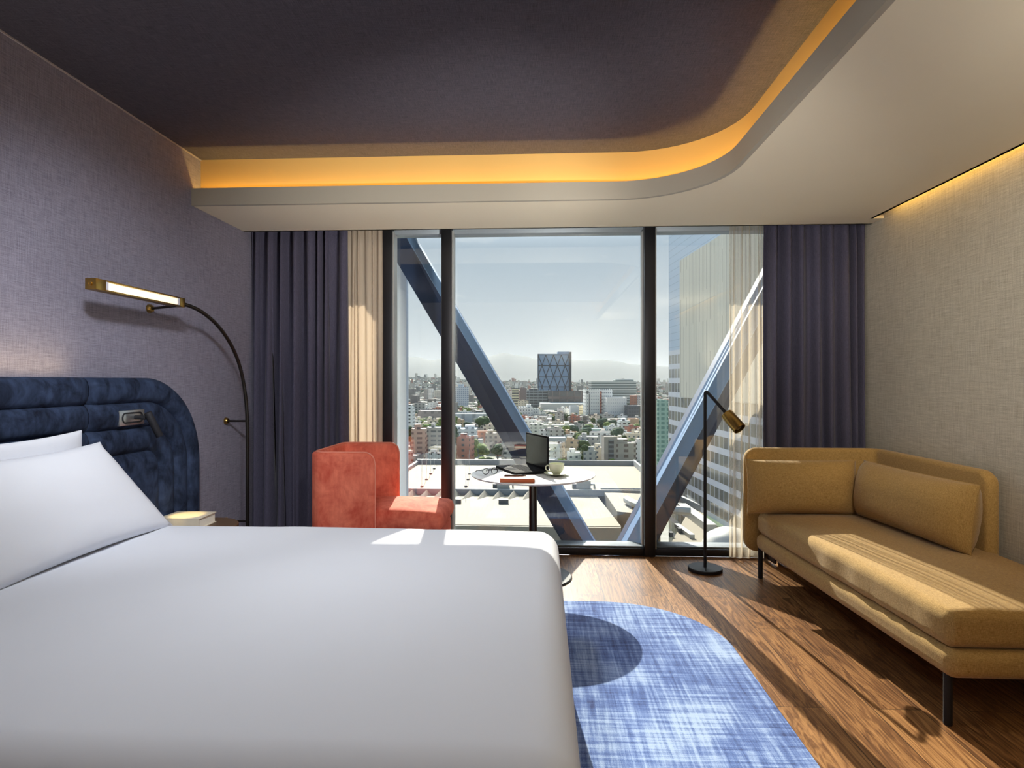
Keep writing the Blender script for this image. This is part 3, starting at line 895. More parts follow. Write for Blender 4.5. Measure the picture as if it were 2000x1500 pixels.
# added upward fill lights, out of view to the sides and behind the camera
for (x, y, pw) in ((1.98, .9, 9), (-1.9, .2, 12), (.6, -.9, 20)):
    l = bpy.data.lights.new('fill_uplight', 'AREA'); l.shape = 'DISK'; l.size = .4; l.energy = pw; l.color = (1, .95, .86); l.spread = R(140)
    o = bpy.data.objects.new('fill_uplight', l); COL.objects.link(o); o.location = (x, y, 1.35); o.rotation_euler = (R(180), 0, 0)

# ------------------------------------------------------------------ sun and sky
SUN = Vector((.122, -1, -.63)).normalized()
sl = bpy.data.lights.new('sun', 'SUN'); sl.energy = 11; sl.angle = R(.4); sl.color = (1, .92, .78)
sn = bpy.data.objects.new('sun', sl); COL.objects.link(sn); sn.rotation_euler = SUN.to_track_quat('-Z', 'Y').to_euler(); sn.location = (0, 20, 30)
w = bpy.data.worlds.new('sky'); sc.world = w; w.use_nodes = True
w.node_tree.nodes.clear(); t = NT(w.node_tree)
dr = t.tc('Generated'); dx, dy, dz = t.sep(dr)
base = t.ramp(t.m('ADD', .5, t.m('MULTIPLY', dz, .5)), [(0.0, (.30, .29, .26)), (.495, (.55, .57, .57)), (.505, (.80, .83, .83)), (.55, (.64, .71, .76)), (.62, (.46, .57, .68)), (.8, (.30, .46, .68)), (1, (.20, .36, .62))])
dn = t.n('ShaderNodeVectorMath', operation='DOT_PRODUCT'); t.set(dn.inputs[0], dr); dn.inputs[1].default_value = tuple(-SUN)
glow = t.m('POWER', t.m('MAXIMUM', dn.outputs['Value'], 0), 9)
mr = t.n('ShaderNodeMapRange', interpolation_type='SMOOTHSTEP'); t.set(mr.inputs[0], dz); mr.inputs[1].default_value = .21; mr.inputs[2].default_value = .42
glow = t.m('MULTIPLY', glow, mr.outputs[0])
cl = t.noise(t.mapping(dr, (7, 7, 26)), 1.6, 5, .62, .3)
cl = t.ramp(cl, [(.60, (0, 0, 0)), (.72, (1, 1, 1))])
skyc = t.mix(t.m('MULTIPLY', cl, .28), base, (.95, .95, .93))
gl = t.n('ShaderNodeMix', data_type='RGBA', blend_type='ADD'); gl.inputs[0].default_value = 1
t.set(gl.inputs[6], skyc)
gm = t.n('ShaderNodeVectorMath', operation='SCALE'); gm.inputs[0].default_value = (8.5, 9, 9.6); t.set(gm.inputs['Scale'], glow)
t.set(gl.inputs[7], gm.outputs[0])
bg = t.n('ShaderNodeBackground'); t.set(bg.inputs[0], gl.outputs[2]); bg.inputs[1].default_value = 1.0
ow = t.n('ShaderNodeOutputWorld'); w.node_tree.links.new(bg.outputs[0], ow.inputs[0])

# ------------------------------------------------------------------ the city outside
GZ = -48.0
rc = random.Random(21)
def gdist(py): return (EYE-GZ)*F/(py-744)
def hgt(py, d): return EYE+(744-py)*d/F-GZ          # height above ground of photo row py at distance d

m, t, p, o = newmat('city_ground')
nz = t.noise(t.tc(), .02, 4, .6); n2 = t.noise(t.tc(), .11, 3)
setp(t, p, t.mix(t.ramp(nz, [(.42, (0, 0, 0)), (.58, (1, 1, 1))]), srgb(150, 148, 140), t.mix(n2, srgb(62, 78, 50), srgb(108, 116, 84))), .9)
M['ground'] = m
b = B(); box(b, -9000, 9000, 60, 16000, GZ-1, GZ); struct('terrain', b, M['ground'], 0)

M['cream_roof'] = plain('cream_roof_membrane', srgb(140, 131, 113), .8, var=.05, scale=.15)
M['cream_wall'] = plain('cream_render', srgb(160, 152, 136), .8, var=.08, scale=.3)
M['grey_edge'] = plain('grey_parapet', srgb(160, 164, 166), .7, var=.05)
M['hvac'] = plain('galvanised_metal', srgb(180, 180, 175), .5, .2)
M['darkgrey'] = plain('dark_louvre', srgb(104, 106, 106), .6)
M['lawn'] = plain('green_lawn', srgb(58, 88, 60), .9, var=.2, scale=2)

# --- the flat-roofed building right below
z1, z2 = EYE-25.0, EYE-26.2
ml = thing('shopping_centre', 'wide cream flat-roofed building right below the window with sawtooth skylights', 'building', (-5, 140, GZ))
b = B(); box(b, -37, 27, 139, 181, GZ, z1); obj('upper_block', b, M['cream_roof'], ml, 0)
b = B(); box(b, -37.5, 27.5, 180.2, 181, z1, z1+1.4); box(b, -37.8, -37, 139, 181, z1, z1+.9); box(b, 27, 27.6, 139, 181, z1, z1+1.6); obj('parapet', b, M['grey_edge'], ml, 0)
b = B(); box(b, -37, 27, 138.4, 139.0, z1-1.25, z1+.12); obj('roof_edge', b, M['grey_edge'], ml, 0)
b = B(); prism(b, [(-40, 109.6), (14.3, 109.6), (12.6, 138.4), (-40, 138.4)], GZ, z2); obj('lower_block', b, M['cream_roof'], ml, 0)
b = B(); box(b, -40, 14.2, 109.0, 109.58, GZ, z2-.1); obj('front_wall', b, M['cream_wall'], ml, 0)
b = B(); prism(b, [(14.6, 118), (21.5, 115), (26.4, 136), (14.2, 138.3)], GZ, z2+.9); obj('side_block', b, M['cream_roof'], ml, 0)
for i in range(9):
    x = -31+i*3.35
    b = B(); loft(b, [[Vector((x, 137.9, z2)), Vector((x+2.4, 137.9, z2)), Vector((x+1.2, 137.9, z2+1.15))], [Vector((x, 132.6, z2+.01)), Vector((x+2.4, 132.6, z2+.01)), Vector((x+1.2, 134.6, z2+.02))]])
    obj('skylight', b, M['cream_wall'], ml, 0)
for x in (-19.4, -9.2, .8):
    b = B(); box(b, x, x+2.1, 128.6, 129.4, z2, z2+.85); obj('roof_vent', b, M['darkgrey'], ml, 0)
b = B(); tube(b, [(13.5, 139.6, z1+.25), (26.8, 139.5, z1+.25)], .16, 8); obj('roof_pipe', b, M['grey_edge'], ml)
# roof plant
def hvac(label, x, y, z, s, k):
    a = thing('roof_plant', label, 'air conditioner', (x, y, z))
    b = B(); box(b, x, x+2.6*s, y, y+1.8*s, z, z+1.5*s, .06); obj('cabinet', b, M['hvac'], a, 0)
    b = B(); lathe(b, [(0, 0), (.6*s, 0), (.6*s, .3*s), (0, .3*s)], (x+1.3*s, y+.9*s, z+1.5*s), 18); obj('fan_cowl', b, M['darkgrey'], a)
    b = B(); tube(b, [(x+2.6*s, y+.5, z+.8*s), (x+3.3*s, y+.5, z+.8*s), (x+3.4*s, y+.5, z+.1)], .22*s, 10); obj('duct', b, M['hvac'], a)
    b = B(); box(b, x-.9*s, x-.1*s, y+.2, y+1.4*s, z, z+.9*s, .03); obj('pump_box', b, M['darkgrey'], a, 0)
hvac('white roof plant cabinet left of the table stem on the cream roof', -10.4, 140.2, z1, 1.1, 0)
hvac('white roof plant cabinet just right of the table top on the cream roof', 8.2, 140.5, z1, 1.2, 1)
hvac('small roof plant unit beside the curved white ducts at right', 21.5, 121, z2+.9, .7, 2)
for i, (xx, yy) in enumerate(((17.5, 116.4), (20.4, 115.4))):
    b = B(); tube(b, smoothline([(xx, yy+9, z2+1.8), (xx+.6, yy+5, z2+1.8), (xx+2.6, yy+1, z2+1.8), (xx+7.5, yy-.6, z2+1.8)], 2), .8, 10)
    tag(obj('roof_duct', b, M['hvac']), ['curved white duct on the cream roof nearest the brace', 'curved white duct on the cream roof beside the right mullion'][i], 'duct')
# lightning rods standing on the roof
lab = ['seen through the narrow left pane', 'seen in the middle pane left of the table']
for i, (px, py) in enumerate(((824, 951), (833, 937), (841, 926), (848, 916), (854, 906), (910, 951), (914, 937), (917, 926))):
    d = 25.0*F/(py-744); x, y = bear(px, d)
    a = thing('lightning_rod', 'thin white lightning rod with dark foot, '+lab[i > 4], 'lightning rod', (x, y, z1), 0, 'lightning rods '+lab[i > 4])
    b = B(); tube(b, [(x, y, z1), (x, y, z1+6.5)], .055, 6); obj('rod', b, M['white'], a)
    b = B(); lathe(b, [(0, 0), (.42, 0), (.30, .35), (0, .4)], (x, y, z1), 12); obj('foot', b, M['darkgrey'], a)

# --- podium roofs to the lower right
z3 = EYE-30.5
pd = thing('podium_roof', 'low pale roof terrace with long white ducts below the glass skyscraper', 'building', (30, 120, GZ))
b = B(); prism(b, [(16, 88), (60, 80), (60, 150), (37.4, 152), (22, 108.5), (16, 108)], GZ, z3); obj('roof_slab', b, M['cream_roof'], pd, 0)
def podbox(name, mat, pa, pb, w, h, zb=z3):
    a = pz(*pa, zb); c = pz(*pb, zb); dv = (c-a).normalized(); nn = Vector((-dv.y, dv.x, 0))*w/2
    b = B(); q = [a+nn, c+nn, c-nn, a-nn]; prism(b, [(v.x, v.y) for v in q], zb+.01, zb+h); return obj(name, b, mat, pd, 0)
podbox('long_duct', M['hvac'], (1331, 996), (1390, 1040), 2.0, 1.6)
podbox('long_duct', M['grey_edge'], (1326, 978), (1437, 1030), .9, 1.5)
podbox('long_duct', M['hvac'], (1322, 1030), (1352, 1052), 1.0, .8)
podbox('lawn', M['lawn'], (1398, 1004), (1420, 1030), 5.5, .12)
podbox('parapet', M['white'], (1409, 1014), (1448, 1046), .6, 1.0)
podbox('hatch', M['darkgrey'], (1307, 1048), (1314, 1048), .9, .9)
podbox('hatch', M['darkgrey'], (1324, 1040), (1331, 1040), .9, .9)
ca = pz(1425, 1062, z3)
b = B(); lathe(b, [(0, 3.0), (2.2, 2.7), (4.0, 1.7), (5.0, .02), (0, .02)], ca, 32); obj('vault', b, M['hvac'], pd)

# --- glass skyscraper with its stone clad flank, running towards us on the right
kx0, ky0 = bear(1306, 166)
dirv = Vector((ST*0, 0, 0)); vx, vy = bear(957, 1.0)      # its long face vanishes at this bearing
dv = Vector((-vx, -vy, 0)).normalized()                    # towards the viewer
rzk = math.atan2(dv.y, dv.x)
sk = thing('skyscraper', 'tall blue glass skyscraper with a stone clad flank filling the right pane', 'building', (kx0, ky0, GZ), rzk)
def sky_mat():
    m, t, p, o = newmat('curtain_wall')
    x, y, z = t.sep(t.tc())
    low = t.m('LESS_THAN', z, 57.5)
    fv = t.m('FRACT', t.m('DIVIDE', z, 3.75))
    fu = t.m('FRACT', t.m('DIVIDE', x, 2.6))
    wn = t.m('MULTIPLY', t.m('MULTIPLY', t.m('GREATER_THAN', fv, .36), t.m('GREATER_THAN', fu, .10)), low)
    ln = t.m('LESS_THAN', t.m('FRACT', t.m('DIVIDE', z, 1.88)), .05)
    cell = t.noise(t.comb(t.m('FLOOR', t.m('DIVIDE', x, 2.6)), 0, t.m('FLOOR', t.m('DIVIDE', z, 3.75))), 1.7, 0)
    glass = t.mix(cell, srgb(58, 72, 90), srgb(150, 150, 136))
    upper = t.mix(ln, srgb(166, 186, 208), srgb(126, 146, 170))
    wallc = t.mix(low, upper, srgb(196, 202, 214))
    setp(t, p, t.mix(wn, wallc, glass), t.m('SUBTRACT', .45, t.m('MULTIPLY', wn, .3)))
    return m
M['skyscraper'] = sky_mat()
def stone():
    m, t, p, o = newmat('stone_cladding')
    x, y, z = t.sep(t.tc())
    s1 = t.noise(t.comb(t.m('MULTIPLY', x, 1.1), 0, t.m('MULTIPLY', z, .02)), 1, 4, .7)
    jx = t.m('LESS_THAN', t.m('FRACT', t.m('DIVIDE', x, 2.3)), .10)
    seg = t.noise(t.comb(t.m('FLOOR', t.m('DIVIDE', x, 2.3)), 0, t.m('FLOOR', t.m('DIVIDE', z, 7))), 3.1, 0)
    c = t.mix(s1, srgb(168, 168, 158), srgb(218, 217, 208))
    c = t.mix(t.m('MULTIPLY', t.m('MULTIPLY', jx, t.m('GREATER_THAN', seg, .40)), .75), c, srgb(108, 112, 114))
    setp(t, p, c, .8)
    return m
M['stone'] = stone()
b = B(); box(b, 0, 72, 0, 34, 0, 150); obj('tower_body', b, M['skyscraper'], sk, 0, world=False)
b = B(); box(b, 10.7, 71.5, -.35, 0, 45.2, 80.2); obj('stone_flank', b, M['stone'], sk, 0, world=False)
b = B(); box(b, -.2, 72, -.25, 0, 16.6, 18.4); obj('podium_band', b, M['white'], sk, 0, world=False)


# --- recognisable buildings of the skyline
def fm(key, *a, **k):
    if key not in M: M[key] = facade(key, *a, **k)
    return M[key]
placed = []
def bldg(label, x0, x1, ytop, ybase, mat, depth=None, rz=0, cat='building', d=None, name='city_building', pent=None, group=None, extra=None):
    """photo columns x0..x1, rows ytop..ybase give width, height and distance; local origin = front left foot"""
    d = d or gdist(ybase)
    xa, ya = bear(x0, d); xb, yb = bear(x1, d)
    w = math.hypot(xb-xa, yb-ya); h = hgt(ytop, d); dp = depth or w*.8
    t = thing(name, label, cat, (xa, ya, GZ), math.atan2(yb-ya, xb-xa)+R(rz), group)
    b = B(); box(b, 0, w, 0, dp, 0, h)
    # parapet: the roof sits a little lower than the wall tops
    b.faces.ensure_lookup_table()
    top = max(b.faces, key=lambda f: f.calc_center_median().z)
    r = bmesh.ops.inset_region(b, faces=[top], thickness=min(.5, w*.06))
    bmesh.ops.translate(b, verts=top.verts, vec=(0, 0, -.7))
    obj('walls', b, mat, t, 0, world=False)
    if pent:
        for (u0, u1, v0, v1, hh) in pent:
            b = B(); box(b, w*u0, w*u1, dp*v0, dp*v1, h-.7, h+hh); obj('penthouse', b, mat, t, 0, world=False)
    if extra: extra(t, w, dp, h)
    placed.append(((xa+xb)/2+0, (ya+yb)/2+dp/2, max(w, dp)*.62))
    return t
WHT, CRM, GRY, PINK = srgb(232, 232, 228), srgb(216, 206, 186), srgb(176, 176, 172), srgb(206, 172, 150)
GL, DG = srgb(92, 104, 116), srgb(58, 64, 70)
m, t, p, o = newmat('tower_glass')
nz = t.noise(t.tc(), .06, 2); setp(t, p, t.mix(nz, srgb(106, 138, 172), srgb(140, 170, 200)), .25); M['tower_glass'] = m
M['tower_bars'] = plain('tower_mullions', srgb(34, 46, 60), .5)
def lattice(t, w, dp, h):
    b = B(); n = 4; lv = 5; hh = h/lv*.98
    def bar(x0, z0, x1, z1, r=.95):
        tube(b, [(x0, -.3, z0), (x1, -.3, z1)], r, 4)
    for j in range(lv):
        z0, z1_ = j*hh, (j+1)*hh
        bar(0, z1_, w*.93, z1_, 1.1 if j % 2 else .8)
        for i in range(n):
            a, c = i/n*w*.93, (i+1)/n*w*.93; mid = (a+c)/2
            if j % 2: bar(a, z0, mid, z1_); bar(mid, z1_, c, z0)
            else: bar(a, z1_, mid, z0); bar(mid, z0, c, z1_)
    for x in (0, w*.93): bar(x, 0, x, h, 1.0)
    obj('triangle_lattice', b, M['tower_bars'], t, 0, world=False)
    b = B(); box(b, w*.93, w+.3, -.3, dp, 0, h+3.5); obj('side_fin', b, M['tower_bars'], t, 0, world=False)
    b = B(); box(b, w*.6, w*.94, dp*.1, dp*.9, h-.7, h+4.2); obj('plant_room', b, M['tower_glass'], t, 0, world=False)
bldg('tall blue glass office tower covered in triangular lattice on the skyline', 1051, 1116, 691, 797, M['tower_glass'], 34, extra=lattice)
bldg('plain brown slab building left of the lattice glass tower', 1015, 1029, 758, 803, plain('brown_slab', srgb(134, 120, 118), .8), 22, cat='building')
bldg('yellow edged striped office at the far left of the tower podium', 1000, 1013, 758, 806, fm('stripe_y', srgb(206, 200, 170), DG, 200, 4, .98, .5), 16)
bldg('dark glass podium with horizontal bands under the lattice tower', 1029, 1075, 763, 806, fm('stripe_d', srgb(150, 158, 160), DG, 7, 4.2, .9, .62), 30, pent=[(.1, .5, .2, .6, 3)])
bldg('dark brown framed glass podium in front of the lattice tower', 1072, 1142, 764, 808, fm('pod_b', srgb(120, 108, 102), srgb(70, 74, 78), 11, 12, .86, .7), 30)
bldg('wide pale grey windowless hall below the lattice tower', 1056, 1144, 788, 812, plain('grey_hall', srgb(196, 198, 194), .8), 46)
bldg('small white block standing left of the white clinic tower', 1114, 1131, 793, 821, plain('white_block', srgb(226, 226, 226), .8), 18)
bldg('cream balconied block touching the white clinic tower', 1130, 1144, 792, 819, fm('balc_c', srgb(224, 212, 182), srgb(150, 140, 120), 14, 3.2, .7, .4), 16)
def clinic(t, w, dp, h):
    b = B(); box(b, w*.53, w*.60, -.25, 0, h*.24, h*.93)
    o_ = obj('red_stripe', b, M['redstripe'], t, 0, world=False)
    b = B(); box(b, w*.12, w*.15, -.2, 0, h*.12, h*.86); obj('stair_slot', b, M['darkgrey'], t, 0, world=False)
    b = B(); lathe(b, [(0, 0), (1.7, 0), (1.7, .2), (1.2, .2), (1.2, .1), (0, .1)], (w*.07, 0, h*.9), 24, (0, -1, 0)); obj('round_sign', b, M['darkgrey'], t, 0, world=False)
M['redstripe'] = facade('red_stripe', srgb(150, 84, 74), srgb(196, 140, 110), 9, 3.6, .6, .4)
bldg('tall white clinic building with small square windows and a red window stripe', 1144, 1196, 760, 823, fm('clinic', WHT, GL, 2.5, 4.1, .42, .34, vari=.04), 30, extra=clinic)
bldg('lower white wing with faint windows joined to the clinic building', 1185, 1224, 776, 826, fm('clinic2', WHT, srgb(190, 194, 196), 2.6, 3.6, .5, .3, vari=.04), 24)
bldg('long striped glass office behind the white clinic building', 1155, 1243, 745, 800, fm('stripe_g', srgb(206, 210, 206), srgb(96, 112, 112), 400, 4.3, .99, .55), 40, pent=[(.55, .96, .2, .8, 4)])
bldg('dark glass cube right of the white clinic building', 1225, 1248, 792, 828, fm('dkcube', srgb(88, 96, 104), srgb(66, 76, 86), 3, 4, .8, .7), 22)
bldg('white apartment slab with small windows right of the falling brace', 1012, 1040, 795, 826, fm('apt_w', WHT, GL, 3.2, 3.3, .36, .42, vari=.05), 20, pent=[(.6, .9, .2, .7, 3)])
bldg('lower white apartment wing right of the white slab', 1038, 1053, 799, 824, fm('apt_w'), 18)
bldg('long grey shed with a flat roof below the pale hall', 1040, 1080, 811, 829, plain('grey_shed', srgb(150, 148, 146), .8), 20)
bldg('small yellow house block in front of the pale hall', 1080, 1099, 810, 829, fm('yel', srgb(222, 196, 140), srgb(150, 126, 104), 4, 3, .4, .5), 12)
bldg('four storey white block with paired windows above the laptop screen', 1036, 1062, 828, 852, fm('apt_w2', srgb(232, 228, 216), DG, 4.6, 2.9, .4, .34), 16, pent=[(.5, .8, .3, .8, 2)])
bldg('long cream terrace running right from the white block above the laptop', 1060, 1122, 830, 849, fm('terr', srgb(224, 218, 204), GL, 9, 3.1, .3, .35), 16, pent=[(.2, .3, .3, .8, 2), (.7, .85, .2, .7, 2.4)])
bldg('white six storey block with dark balconies by the right mullion', 1210, 1231, 822, 850, fm('apt_b', srgb(228, 230, 230), DG, 4.4, 3.0, .55, .45), 14, pent=[(.3, .7, .3, .8, 2)])
bldg('peach plain gable wall building beside the balconied white block', 1231, 1248, 818, 848, plain('peach', srgb(214, 178, 150), .8), 14)
def slotx(t, w, dp, h):
    b = B(); box(b, w*.32, w*.72, -.3, 0, h*.12, h*.9); obj('dark_stair', b, fm('slotm', srgb(80, 80, 82), srgb(130, 132, 134), 30, 2.6, .95, .4), t, 0, world=False)
bldg('grey concrete tower with a dark vertical stair slot behind the roof parapet', 1180, 1206, 853, 907, plain('concrete', srgb(166, 158, 148), .85, var=.1, scale=.3), 11, extra=slotx)
bldg('grey stepped concrete block right of the stair slot tower', 1203, 1242, 866, 907, fm('conc2', srgb(170, 164, 154), srgb(112, 100, 96), 6, 3.2, .45, .5), 14, pent=[(.1, .6, .1, .6, 2.4)])
bldg('pink and grey apartment block with stacked balconies in the left pane', 803, 832, 838, 898, fm('pinkb', srgb(196, 170, 156), srgb(116, 106, 104), 5.2, 3.0, .62, .45), 15, pent=[(.2, .6, .2, .7, 2.6)], rz=6)
bldg('grey balcony block with a brown stair column in the left pane', 832, 862, 835, 892, fm('greyb', srgb(190, 188, 182), srgb(118, 124, 128), 4.8, 3.0, .7, .42), 14, pent=[(.3, .5, .2, .7, 2.6)])
bldg('white stepped block beside the post in the left pane', 789, 806, 797, 856, fm('apt_b'), 14, pent=[(.4, .9, .1, .6, 3)])
bldg('long brown grey warehouse in the left pane', 816, 862, 802, 832, fm('ware', srgb(160, 150, 146), srgb(126, 122, 122), 8, 6, .4, .5), 24)
bldg('pale blue glass apartment tower left of the falling brace', 890, 914, 755, 803, fm('bluet', srgb(196, 204, 212), srgb(130, 150, 170), 3.2, 3.4, .7, .6), 18, pent=[(.2, .6, .2, .8, 4)])
bldg('twin pale grey slabs behind the middle pane trees left of the brace', 883, 948, 808, 832, fm('twin', srgb(190, 196, 200), srgb(150, 158, 164), 12, 30, .3, .8), 26)
bldg('pink roofed apartment row above the left edge of the table', 948, 984, 846, 884, fm('rowp', srgb(208, 194, 176), srgb(140, 130, 124), 3.6, 3.0, .45, .5), 14, pent=[(.1, .4, .2, .8, 1.6), (.6, .9, .2, .8, 1.6)])
bldg('white stepped houses block just right of the left mullion', 884, 930, 838, 872, fm('apt_b2', srgb(214, 218, 220), srgb(104, 114, 122), 5.0, 3.0, .5, .4), 18, pent=[(.1, .3, .2, .8, 2.4), (.5, .9, .3, .8, 2.4)])
bldg('terracotta low house left of the falling brace', 930, 958, 842, 866, fm('terra', srgb(186, 128, 104), srgb(120, 90, 80), 4.5, 3, .4, .4), 12)
bldg('low grey glass roofed garage by the parapet near the table', 1060, 1106, 855, 886, plain('garage', srgb(150, 158, 160), .6), 16)
bldg('grey windowless wall house beside the dark tree right of the table', 1110, 1150, 862, 893, plain('greyhouse', srgb(166, 168, 168), .85, var=.12, scale=.2), 14)
bldg('turquoise roofed long low house in the middle distance', 1140, 1176, 838, 858, plain('turq', srgb(150, 178, 172), .7), 14)
gm_ = fm('greentower', srgb(140, 170, 160), srgb(86, 128, 122), 2.4, 2.0, .62, .6, vari=.25)
bldg('pale green glass block building squeezed beside the right mullion', 1284, 1305, 782, 940, gm_, 20, d=262)

# --- trees
def leaf_mat(name, a, c):
    m, t, p, o = newmat(name)
    n1 = t.noise(t.tc(), 1.1, 4, .65)
    setp(t, p, t.mix(t.ramp(n1, [(.36, (0, 0, 0)), (.64, (1, 1, 1))]), a, c), .9, 0, .1, None, t.bump(n1, 1, .5))
    return m
LM = [leaf_mat('leaves_dark', srgb(40, 58, 38), srgb(88, 108, 68)), leaf_mat('leaves_mid', srgb(70, 92, 46), srgb(142, 158, 88)), leaf_mat('leaves_blue', srgb(40, 58, 50), srgb(86, 106, 86))]
M['bark'] = plain('bark', srgb(84, 70, 58), .9)
def tree_proto(k, tall):
    rg_ = random.Random(50+k)
    b = B()
    for i in range(9):
        a = rg_.uniform(0, 2*PI); rr = rg_.uniform(0, 1.9)*(1 if not tall else .5)
        zc = rg_.uniform(3.2, 5.6) if not tall else rg_.uniform(2.5, 8.5)
        sz = rg_.uniform(1.3, 2.1)*(.8 if tall else 1)
        r = bmesh.ops.create_icosphere(b, subdivisions=3, radius=sz)
        for v in r['verts']:
            n_ = v.co.normalized()
            v.co += n_*.45*noise.noise(v.co*1.9+Vector((i*7, k*3, 0)))
            v.co.z *= .85
        bmesh.ops.translate(b, verts=r['verts'], vec=(rr*math.cos(a), rr*math.sin(a), zc))
    me_l = bpy.data.meshes.new('crown'); b.to_mesh(me_l); b.free()
    for f in me_l.polygons: f.use_smooth = True
    b = B(); lathe(b, [(0, 0), (.28, 0), (.18, 3.5), (0, 3.6)], (0, 0, 0), 8)
    me_t = bpy.data.meshes.new('trunk'); b.to_mesh(me_t); b.free(); me_t.materials.append(M['bark'])
    return me_l, me_t
TP = [tree_proto(0, False), tree_proto(1, False), tree_proto(2, True)]
tm = {}
for i, (l, tr_) in enumerate(TP):
    for k in range(3):
        c = l.copy(); c.materials.clear(); c.materials.append(LM[k]); tm[i, k] = c
def tree(px, d, s, i, k, label, group=None, z=GZ):
    x, y = bear(px, d)
    t = thing('tree', label, 'tree', (x, y, z), rc.uniform(0, 6), group); t.scale = (s, s, s*rc.uniform(.9, 1.1))
    for nm, me in (('crown', tm[i, k]), ('trunk', TP[i][1])):
        o_ = bpy.data.objects.new(nm, me); COL.objects.link(o_); o_.parent = t
def near_tree(px, ytop, d, wpx, i, k, label):
    s = hgt(ytop, d)/(7.2 if i < 2 else 9.6)
    tree(px, d, s, i, k, label)
# --- everyday houses between the landmarks, each one its own object
pal = [('white', srgb(228, 228, 224)), ('cream', srgb(218, 208, 188)), ('grey', srgb(172, 172, 168)), ('brick red', srgb(172, 112, 92)), ('sandy', srgb(200, 178, 148))]
hm_ = {}
for cn, c in pal:
    for k in range(2):
        hm_[cn, k] = facade('house_%s_%d' % (cn.replace(' ', '_'), k), c, DG if k else GL, 3.4+k, 3.0, .38, .42, roof=tuple(min(1, q*1.02) for q in (srgb(206, 202, 194) if k == 0 else srgb(176, 150, 136))))
def zone(px):
    if px < 866: return 'in the narrow left pane'
    if px < 1045: return 'around the falling brace in mid pane'
    if px < 1160: return 'between the laptop and white clinic'
    if px < 1262: return 'at the right of the middle pane'
    return 'beside the glass skyscraper in the right pane'
def scatter_trees(n):
  for i in range(n):
      for _ in range(60):
          d = 350+650*rc.random()**.8; px = 780+530*rc.random(); x, y = bear(px, d)
          if not any((x-a)**2+(y-b_)**2 < (c+1.4)**2 for a, b_, c in placed): break
      else: continue
      k = rc.randint(0, 2); ii = rc.choice((0, 1, 0, 1, 2))
      lb = '%s %s tree among the houses %s' % (('dark green', 'light green', 'blue green')[k], ('round', 'round', 'slender')[ii], zone(px))
      placed.append((x, y, 2.6)); tree(px, d, rc.uniform(1.1, 1.9), ii, k, lb, lb)
scatter_trees(95)
cnt = 0; tries = 0
protos = {}
while cnt < 250 and tries < 9000:
    tries += 1
    d = 330+620*rc.random()**.75; px = 780+530*rc.random()
    x, y = bear(px, d); s = 7+9*rc.random(); dpt = 7+8*rc.random(); h = (5.5+7*rc.random()**1.6)
    if rc.random() < .06: h += 9
    r = max(s, dpt)*.52
    if any((x-a)**2+(y-b_)**2 < (r*1.02+c)**2 for a, b_, c in placed): continue
    placed.append((x, y, r))
    cn, c = pal[rc.choices(range(5), (6, 5, 3, 1.3, 2))[0]]
    hgtn = 'low' if h < 9 else 'mid height'
    lb = '%s %s %s house %s' % ('near' if d < 560 else 'farther', hgtn, cn, zone(px))
    b = B(); box(b, -s/2, s/2, -dpt/2, dpt/2, 0, h)
    b.faces.ensure_lookup_table()
    top = max(b.faces, key=lambda f: f.calc_center_median().z)
    bmesh.ops.inset_region(b, faces=[top], thickness=.35)
    bmesh.ops.translate(b, verts=top.verts, vec=(0, 0, -.8))
    mt = hm_[cn, rc.randint(0, 1)]
    o_ = obj('house', b, mt, None, 0, world=False); o_.location = (x, y, GZ); o_.rotation_euler = (0, 0, R(rc.choice((-14, -14, 76, 8, 30))+rc.uniform(-5, 5)))
    tag(o_, lb, 'house', lb)
    b = B(); u = rc.uniform(-.25, .2)*s; box(b, u-1.6, u+1.6, -1.3, 1.3, h-.8, h+1.9); obj('stair_house', b, mt, o_, 0, world=False)
    if rc.random() < .55:
        b = B(); lathe(b, [(0, 0), (.7, 0), (.7, 1.2), (.5, 1.5), (0, 1.55)], (-u+1, dpt*.2, h-.8), 10); obj('water_tank', b, M['darkgrey'] if rc.random() < .5 else M['white'], o_, 0, world=False)
    cnt += 1

scatter_trees(110)
# --- single trees that stand out
near_tree(1098, 893, 345, 60, 0, 1, 'broad bright green tree behind the parapet right of the laptop')
near_tree(1120, 897, 342, 40, 1, 1, 'second green tree behind the parapet, right of the broad bright one')
near_tree(1142, 868, 352, 20, 2, 0, 'dark narrow cypress-like tree right of the table')
near_tree(897, 892, 345, 30, 0, 1, 'yellow green tree behind the parapet right of the left mullion')
near_tree(885, 896, 340, 30, 1, 1, 'low green bush tree touching the left mullion above the parapet')
near_tree(940, 888, 348, 30, 0, 1, 'green tree behind the parapet left of the table')
near_tree(958, 893, 343, 30, 1, 0, 'darker green tree behind the parapet left of the table')
near_tree(1196, 896, 345, 30, 1, 1, 'low green tree in front of the grey stair slot tower')
near_tree(1128, 843, 470, 40, 0, 0, 'large dark green tree clump centre right of the laptop')
near_tree(1141, 842, 468, 40, 1, 0, 'large dark green tree right of the central clump')
near_tree(1159, 814, 600, 20, 2, 0, 'tall dark tree in front of the white clinic building')
near_tree(1187, 818, 610, 20, 0, 1, 'round light green tree in front of the clinic wing')
near_tree(1078, 841, 480, 20, 2, 2, 'dark conifer above the right end of the laptop screen')
near_tree(944, 812, 560, 30, 0, 0, 'dark round tree left of the falling brace')
near_tree(838, 826, 500, 20, 0, 1, 'bright green tree in the left pane above the balcony blocks')
near_tree(812, 836, 480, 20, 1, 0, 'green tree in the left pane beside the white stepped block')
near_tree(868-12, 845, 450, 20, 2, 1, 'tall light green tree left of the left mullion')
